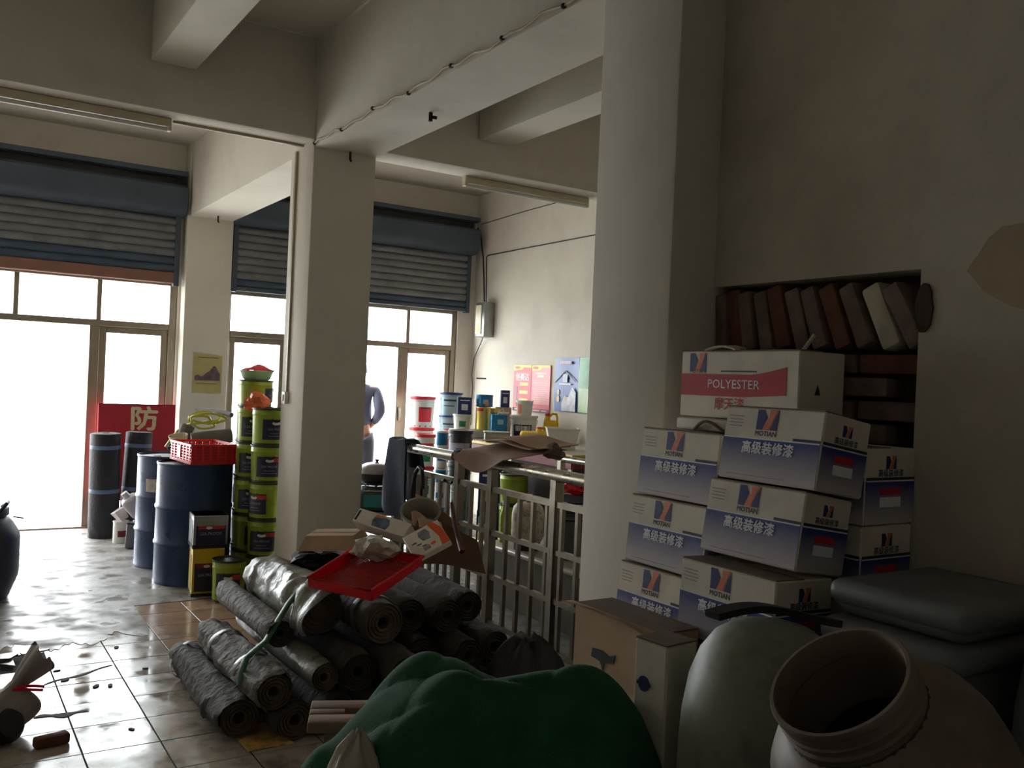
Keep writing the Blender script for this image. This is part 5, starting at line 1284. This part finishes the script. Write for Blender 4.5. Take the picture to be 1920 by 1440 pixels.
obj('bowl', MB().lathe([(0, 0), (.06, .006), (.12, .03), (.165, .065), (.195, .115), (.20, .12), (.19, .118), (.16, .075), (.11, .04), (0, .012)], 36), black_m, t)
obj('lid', MB().lathe([(.188, .118), (.18, .14), (.15, .175), (.10, .20), (.04, .212), (0, .214)], 36), mat('wok_lid', (120, 112, 108), .35, .6, var=.1), t)
obj('lid_knob', MB().lathe([(.012, .21), (.012, .222), (.02, .226), (.018, .238), (0, .24)], 16), black_m, t)
for s_ in (-1, 1): obj('wok_handle', MB().tube([(s_ * .19, -.04, .112), (s_ * .235, -.03, .128), (s_ * .235, .03, .128), (s_ * .19, .04, .112)], .007, 6), black_m, t)

# ------------------------------------------------------------------ posters
def wall_frame(o, y, z): o.location = (XP, y, z); o.rotation_euler = (0, 0, R(-90)); return o
# local: front -Y faces -X into the room, +X runs to -y (towards the viewer)
ptr = mat('poster_red', (206, 48, 66), .35, var=.06); pty = mat('poster_yellow', (238, 214, 92), .4, var=.05); ptp = mat('poster_pink', (226, 132, 138), .35, var=.08)
for k, (lb, y) in enumerate((('red poster with white characters beside the pale red one', 8.335), ('pale red text poster in the right half of the pair', 7.98))):
    t = thing('red_poster', lb, 'poster'); wall_frame(t, y, 1.272)
    obj('board', MB().rbox((0, -.008, .25), (.352, .014, .505), .002, 1), ptr if k == 0 else ptp, t)
    obj('header', MB().prism([(-.172, .455), (-.172, .502), (.172, .502), (.172, .475), (.02, .475), (-.01, .45), (-.172, .44)], .001, FT(0, -.0155, 0)), pty, t)
    obj('header_oval', MB().prism([(-.10 + .055 * cos(a), .474 + .014 * sin(a)) for a in [2 * pi * j / 18 for j in range(18)]], .001, FT(0, -.0168, 0)), ptr, t)
    obj('footer', MB().box((0, -.0156, .018), (.348, .0012, .034)), dark_print, t)
    if k == 0:
        obj('title_text', MB().text('创美达', FT(0, -.0162, .375), width=.26, height=.085, bold=.02), white_pl, t)['kind'] = 'stuff'
        for j, z in enumerate((.295, .205, .12)): obj('line_block', MB().box((.035, -.0158, z), (.16, .0012, .034)), pty, t)
        obj('grey_column', MB().box((-.115, -.0158, .175), (.05, .0012, .19)), mat('poster_grey', (150, 90, 110), .4), t)
    else:
        obj('line_block', MB().box((.0, -.0158, .415), (.22, .0012, .018)), mat('poster_rose', (238, 190, 180), .4), t)
        obj('line_block', MB().box((.0, -.0158, .385), (.12, .0012, .026)), mat('poster_cream', (240, 214, 180), .4), t)
        tx = MB()
        for j in range(11): tx.box((-.01 + .01 * (j % 3), -.0158, .335 - .022 * j), (.30 - .03 * (j % 4), .0012, .007))
        o_ = obj('text_lines', tx, mat('poster_rose', (238, 190, 180)), t); o_['kind'] = 'stuff'
        obj('lower_field', MB().box((0, -.0154, .06), (.348, .0008, .05)), ptr, t)
    o_ = obj('footer_text', MB().box((-.06, -.0164, .018), (.14, .001, .016)).box((.08, -.0164, .018), (.10, .001, .016)), ptp, t); o_['kind'] = 'stuff'
def sheet_poster(name, label, y, z, w, h, m):
    t = thing(name, label, 'poster'); wall_frame(t, y, z)
    obj('sheet', MB().sheet(lambda u, v: (-w / 2 + w * u, -.006 - .010 * sin(pi * v) * (1 - u) ** 2 - .004 * sin(6 * u), h * v + .012 * u * v), 10, 12, -.0015), m, t)
    return t
t = sheet_poster('blue_poster', 'blue poster showing a white house outline on the posters wall', 7.52, 1.30, .40, .545, mat('poster_blue', (86, 112, 172), .35, var=.12, scale=12))
obj('house_roof', MB().tube([(-.185, -.022, .30), (-.01, -.022, .42), (.165, -.022, .31)], .006, 6), white_pl, t)
obj('house_window', MB().box((-.01, -.022, .345), (.08, .002, .085)), mat('poster_pale', (176, 184, 204), .4), t)
obj('house_sill', MB().box((-.01, -.022, .285), (.20, .002, .012)), white_pl, t)
obj('white_field', MB().prism([(-.06, .01), (.18, .01), (.18, .20), (.12, .26), (.05, .15), (-.01, .17), (-.06, .09)], .001, FT(0, -.021, 0)), mat('poster_white', (206, 206, 214), .4, var=.2, scale=20), t)
for (x, z, a) in ((-.12, .20, .03), (-.12, .13, .035), (.0, .14, .025)): obj('yellow_patch', MB().prism([(x + a * .7 * cos(q_), z + a * sin(q_)) for q_ in [2 * pi * j / 12 for j in range(12)]], .001, FT(0, -.0225, 0)), mat('poster_gold', (206, 172, 108), .4), t)
obj('heading', MB().text('', FT(0, 0, 0), width=.1) if False else MB().box((-.01, -.022, .505), (.20, .002, .03)), mat('poster_heading', (190, 150, 160), .4, var=.3, scale=30), t)
t = sheet_poster('green_poster', 'green crumpled poster half hidden by the near pillar', 7.12, 1.30, .38, .555, mat('poster_green', (110, 168, 124), .35, var=.15, scale=10))
obj('pale_field', MB().box((-.02, -.021, .13), (.30, .002, .24)), mat('poster_palegreen', (190, 210, 170), .4, var=.1), t)
tag(obj('wall_slot', MB().rbox((XP - .004, 9.24, 1.61), (.008, .22, .016), .003, 1), dark_rubber), 'short dark slot bracket on the wall beside the doorway', 'bracket')
tag(obj('wire_hook', MB().tube([(XP - .012, 8.72, 1.40), (XP - .012, 8.64, 1.41), (XP - .012, 8.62, 1.36), (XP - .012, 8.63, 1.22)], .005, 6), wire_dark), 'bent wire hook on the wall beside the red posters', 'hook')

# ------------------------------------------------------------------ the man in the doorway
def skin_mesh(name, verts, edges, m, parent=None, sub=2, root=0):
    me = bpy.data.meshes.new(name); me.from_pydata([v[:3] for v in verts], edges, [])
    o = bpy.data.objects.new(name, me); col.objects.link(o)
    md = o.modifiers.new('skin', 'SKIN'); md.use_smooth_shade = True; md.branch_smoothing = .6
    for i, v in enumerate(verts):
        r_ = v[3]; me.skin_vertices[0].data[i].radius = r_ if isinstance(r_, tuple) else (r_, r_)
    me.skin_vertices[0].data[root].use_root = True
    sd = o.modifiers.new('sub', 'SUBSURF'); sd.levels = sub; sd.render_levels = sub
    bpy.context.view_layer.update()
    dg = bpy.context.evaluated_depsgraph_get()
    m2 = bpy.data.meshes.new_from_object(o.evaluated_get(dg)); m2.name = name
    bpy.data.objects.remove(o)
    m2.materials.clear(); m2.materials.append(m)
    return obj(name, m2, None, parent)
person = thing('person', 'man in a blue-grey shirt standing in the doorway with a hand on his hip', 'person', (4.155, 9.74, 0), (0, 0, R(-20)))
# local axes: +Y ahead (out of the shop), +X his right-hand side as seen from behind
V = [(0, 0, .96, .13), (0, .0, 1.12, (.145, .10)), (0, -.01, 1.30, (.16, .11)), (0, -.015, 1.43, (.12, .085)), (0, 0, 1.50, .055), (0, .01, 1.56, .055),
     (.19, -.01, 1.42, .062), (.240, -.13, 1.17, .045), (.155, .03, 1.00, .030),
     (-.19, -.01, 1.42, .062), (-.27, -.02, 1.14, .045), (-.28, .03, .90, .030),
     (.095, 0, .88, .10), (.11, .01, .50, .068), (.115, -.01, .09, .048), (.125, .12, .045, .042),
     (-.095, 0, .88, .10), (-.11, .01, .50, .068), (-.115, -.01, .09, .048), (-.125, .12, .045, .042)]
Eg = [(0, 1), (1, 2), (2, 3), (3, 4), (4, 5), (3, 6), (6, 7), (7, 8), (3, 9), (9, 10), (10, 11), (0, 12), (12, 13), (13, 14), (14, 15), (0, 16), (16, 17), (17, 18), (18, 19)]
def hand(V, Eg, base, d, side, thumb):
    w_ = len(V); b0 = Vector(V[base][:3]); d = Vector(d).normalized(); s_ = Vector(side).normalized()
    V.append((*(b0 + d * .055), (.036, .020))); Eg.append((base, w_))
    n = d.cross(s_)
    for k, (off, L) in enumerate(((-.030, .062), (-.010, .072), (.011, .068), (.030, .052))):
        i = len(V); p = b0 + d * .088 + s_ * off; V.append((*p, .0095)); V.append((*(p + d * L * .55 - n * .008), .009)); V.append((*(p + d * L - n * .028), .008))
        Eg += [(w_, i), (i, i + 1), (i + 1, i + 2)]
    i = len(V); p = b0 + d * .03 + s_ * .034 * thumb; V.append((*p, .011)); V.append((*(p + d * .028 + s_ * .026 * thumb), .0105)); V.append((*(p + d * .055 + s_ * .034 * thumb), .009))
    Eg += [(w_, i), (i, i + 1), (i + 1, i + 2)]
hand(V, Eg, 8, (-.55, .55, -.35), (.2, -.35, -1), -1)
hand(V, Eg, 11, (0, .1, -1), (0, 1, .1), 1)
body = skin_mesh('body', V, Eg, skin, person)
# head shaped from a sphere: jaw, nose, eye sockets, ears
bm = bmesh.new(); bmesh.ops.create_uvsphere(bm, u_segments=28, v_segments=20, radius=1)
for v in bm.verts:
    x, y, z = v.co; w_ = 1 - .22 * max(0, -z) * (1 if z < 0 else 0)
    v.co = Vector((x * .078 * w_, y * .098 * (1 - .10 * max(0, -z)) , z * .118))
    if y > .8 and abs(x) < .16 and -.25 < z < .12: v.co.y += .020 * (1 - abs(x) / .2)
    if y > .7 and .22 < abs(x) < .5 and 0 < z < .22: v.co.y -= .010
    if y > .7 and abs(x) < .35 and -.5 < z < -.38: v.co.y += .004
me = bpy.data.meshes.new('head'); bm.to_mesh(me); bm.free(); me.materials.append(skin); me.shade_smooth()
hdo = obj('head', me, None, person, (0, .015, 1.635))
for s_ in (-1, 1):
    obj('ear', MB().lathe([(0, -.006), (.018, -.006), (.024, 0), (.018, .008), (0, .004)], 14, TR((s_ * .080, -.005, 0), (0, R(90 * s_), 0), (1.25, .8, 1))), skin, hdo)
    obj('eye', MB().lathe([(.0, .010), (.006, .008), (.010, 0), (.006, -.008), (0, -.010)], 12, TR((s_ * .030, .083, .012))), white_pl, hdo)
obj('mouth', MB().rbox((0, .090, -.052), (.046, .010, .010), .004, 2), mat('lips', (150, 92, 84), .6), hdo)
bm = bmesh.new(); bmesh.ops.create_uvsphere(bm, u_segments=24, v_segments=16, radius=1)
dl = [v for v in bm.verts if v.co.z < -.25 or (v.co.y > .55 and v.co.z < .35)]
bmesh.ops.delete(bm, geom=dl, context='VERTS')
for v in bm.verts: v.co = Vector((v.co.x * .085, v.co.y * .105, v.co.z * .126))
me = bpy.data.meshes.new('hair'); bm.to_mesh(me); bm.free(); me.materials.append(hair_m); me.shade_smooth()
obj('hair', me, None, hdo, (0, -.004, .004))
SV = [(0, 0, .95, (.165, .125)), (0, 0, 1.12, (.172, .125)), (0, -.01, 1.30, (.182, .13)), (0, -.015, 1.43, (.14, .105)), (0, 0, 1.485, (.075, .07)),
      (.195, -.01, 1.42, .082), (.243, -.13, 1.17, .066), (.175, .01, 1.035, .046), (-.195, -.01, 1.42, .082), (-.275, -.02, 1.14, .064), (-.285, .025, .95, .046)]
skin_mesh('shirt', SV, [(0, 1), (1, 2), (2, 3), (3, 4), (3, 5), (5, 6), (6, 7), (3, 8), (8, 9), (9, 10)], shirt_m, person)
TV = [(0, 0, .97, (.155, .115)), (.098, 0, .84, .118), (.112, .01, .50, .088), (.118, -.01, .085, .072), (-.098, 0, .84, .118), (-.112, .01, .50, .088), (-.118, -.01, .085, .072)]
skin_mesh('trousers', TV, [(0, 1), (1, 2), (2, 3), (0, 4), (4, 5), (5, 6)], trouser_m, person)
for s_ in (-1, 1): obj('shoe', MB().rbox((s_ * .12, .06, .036), (.095, .27, .07), .03, 3), black_m, person)
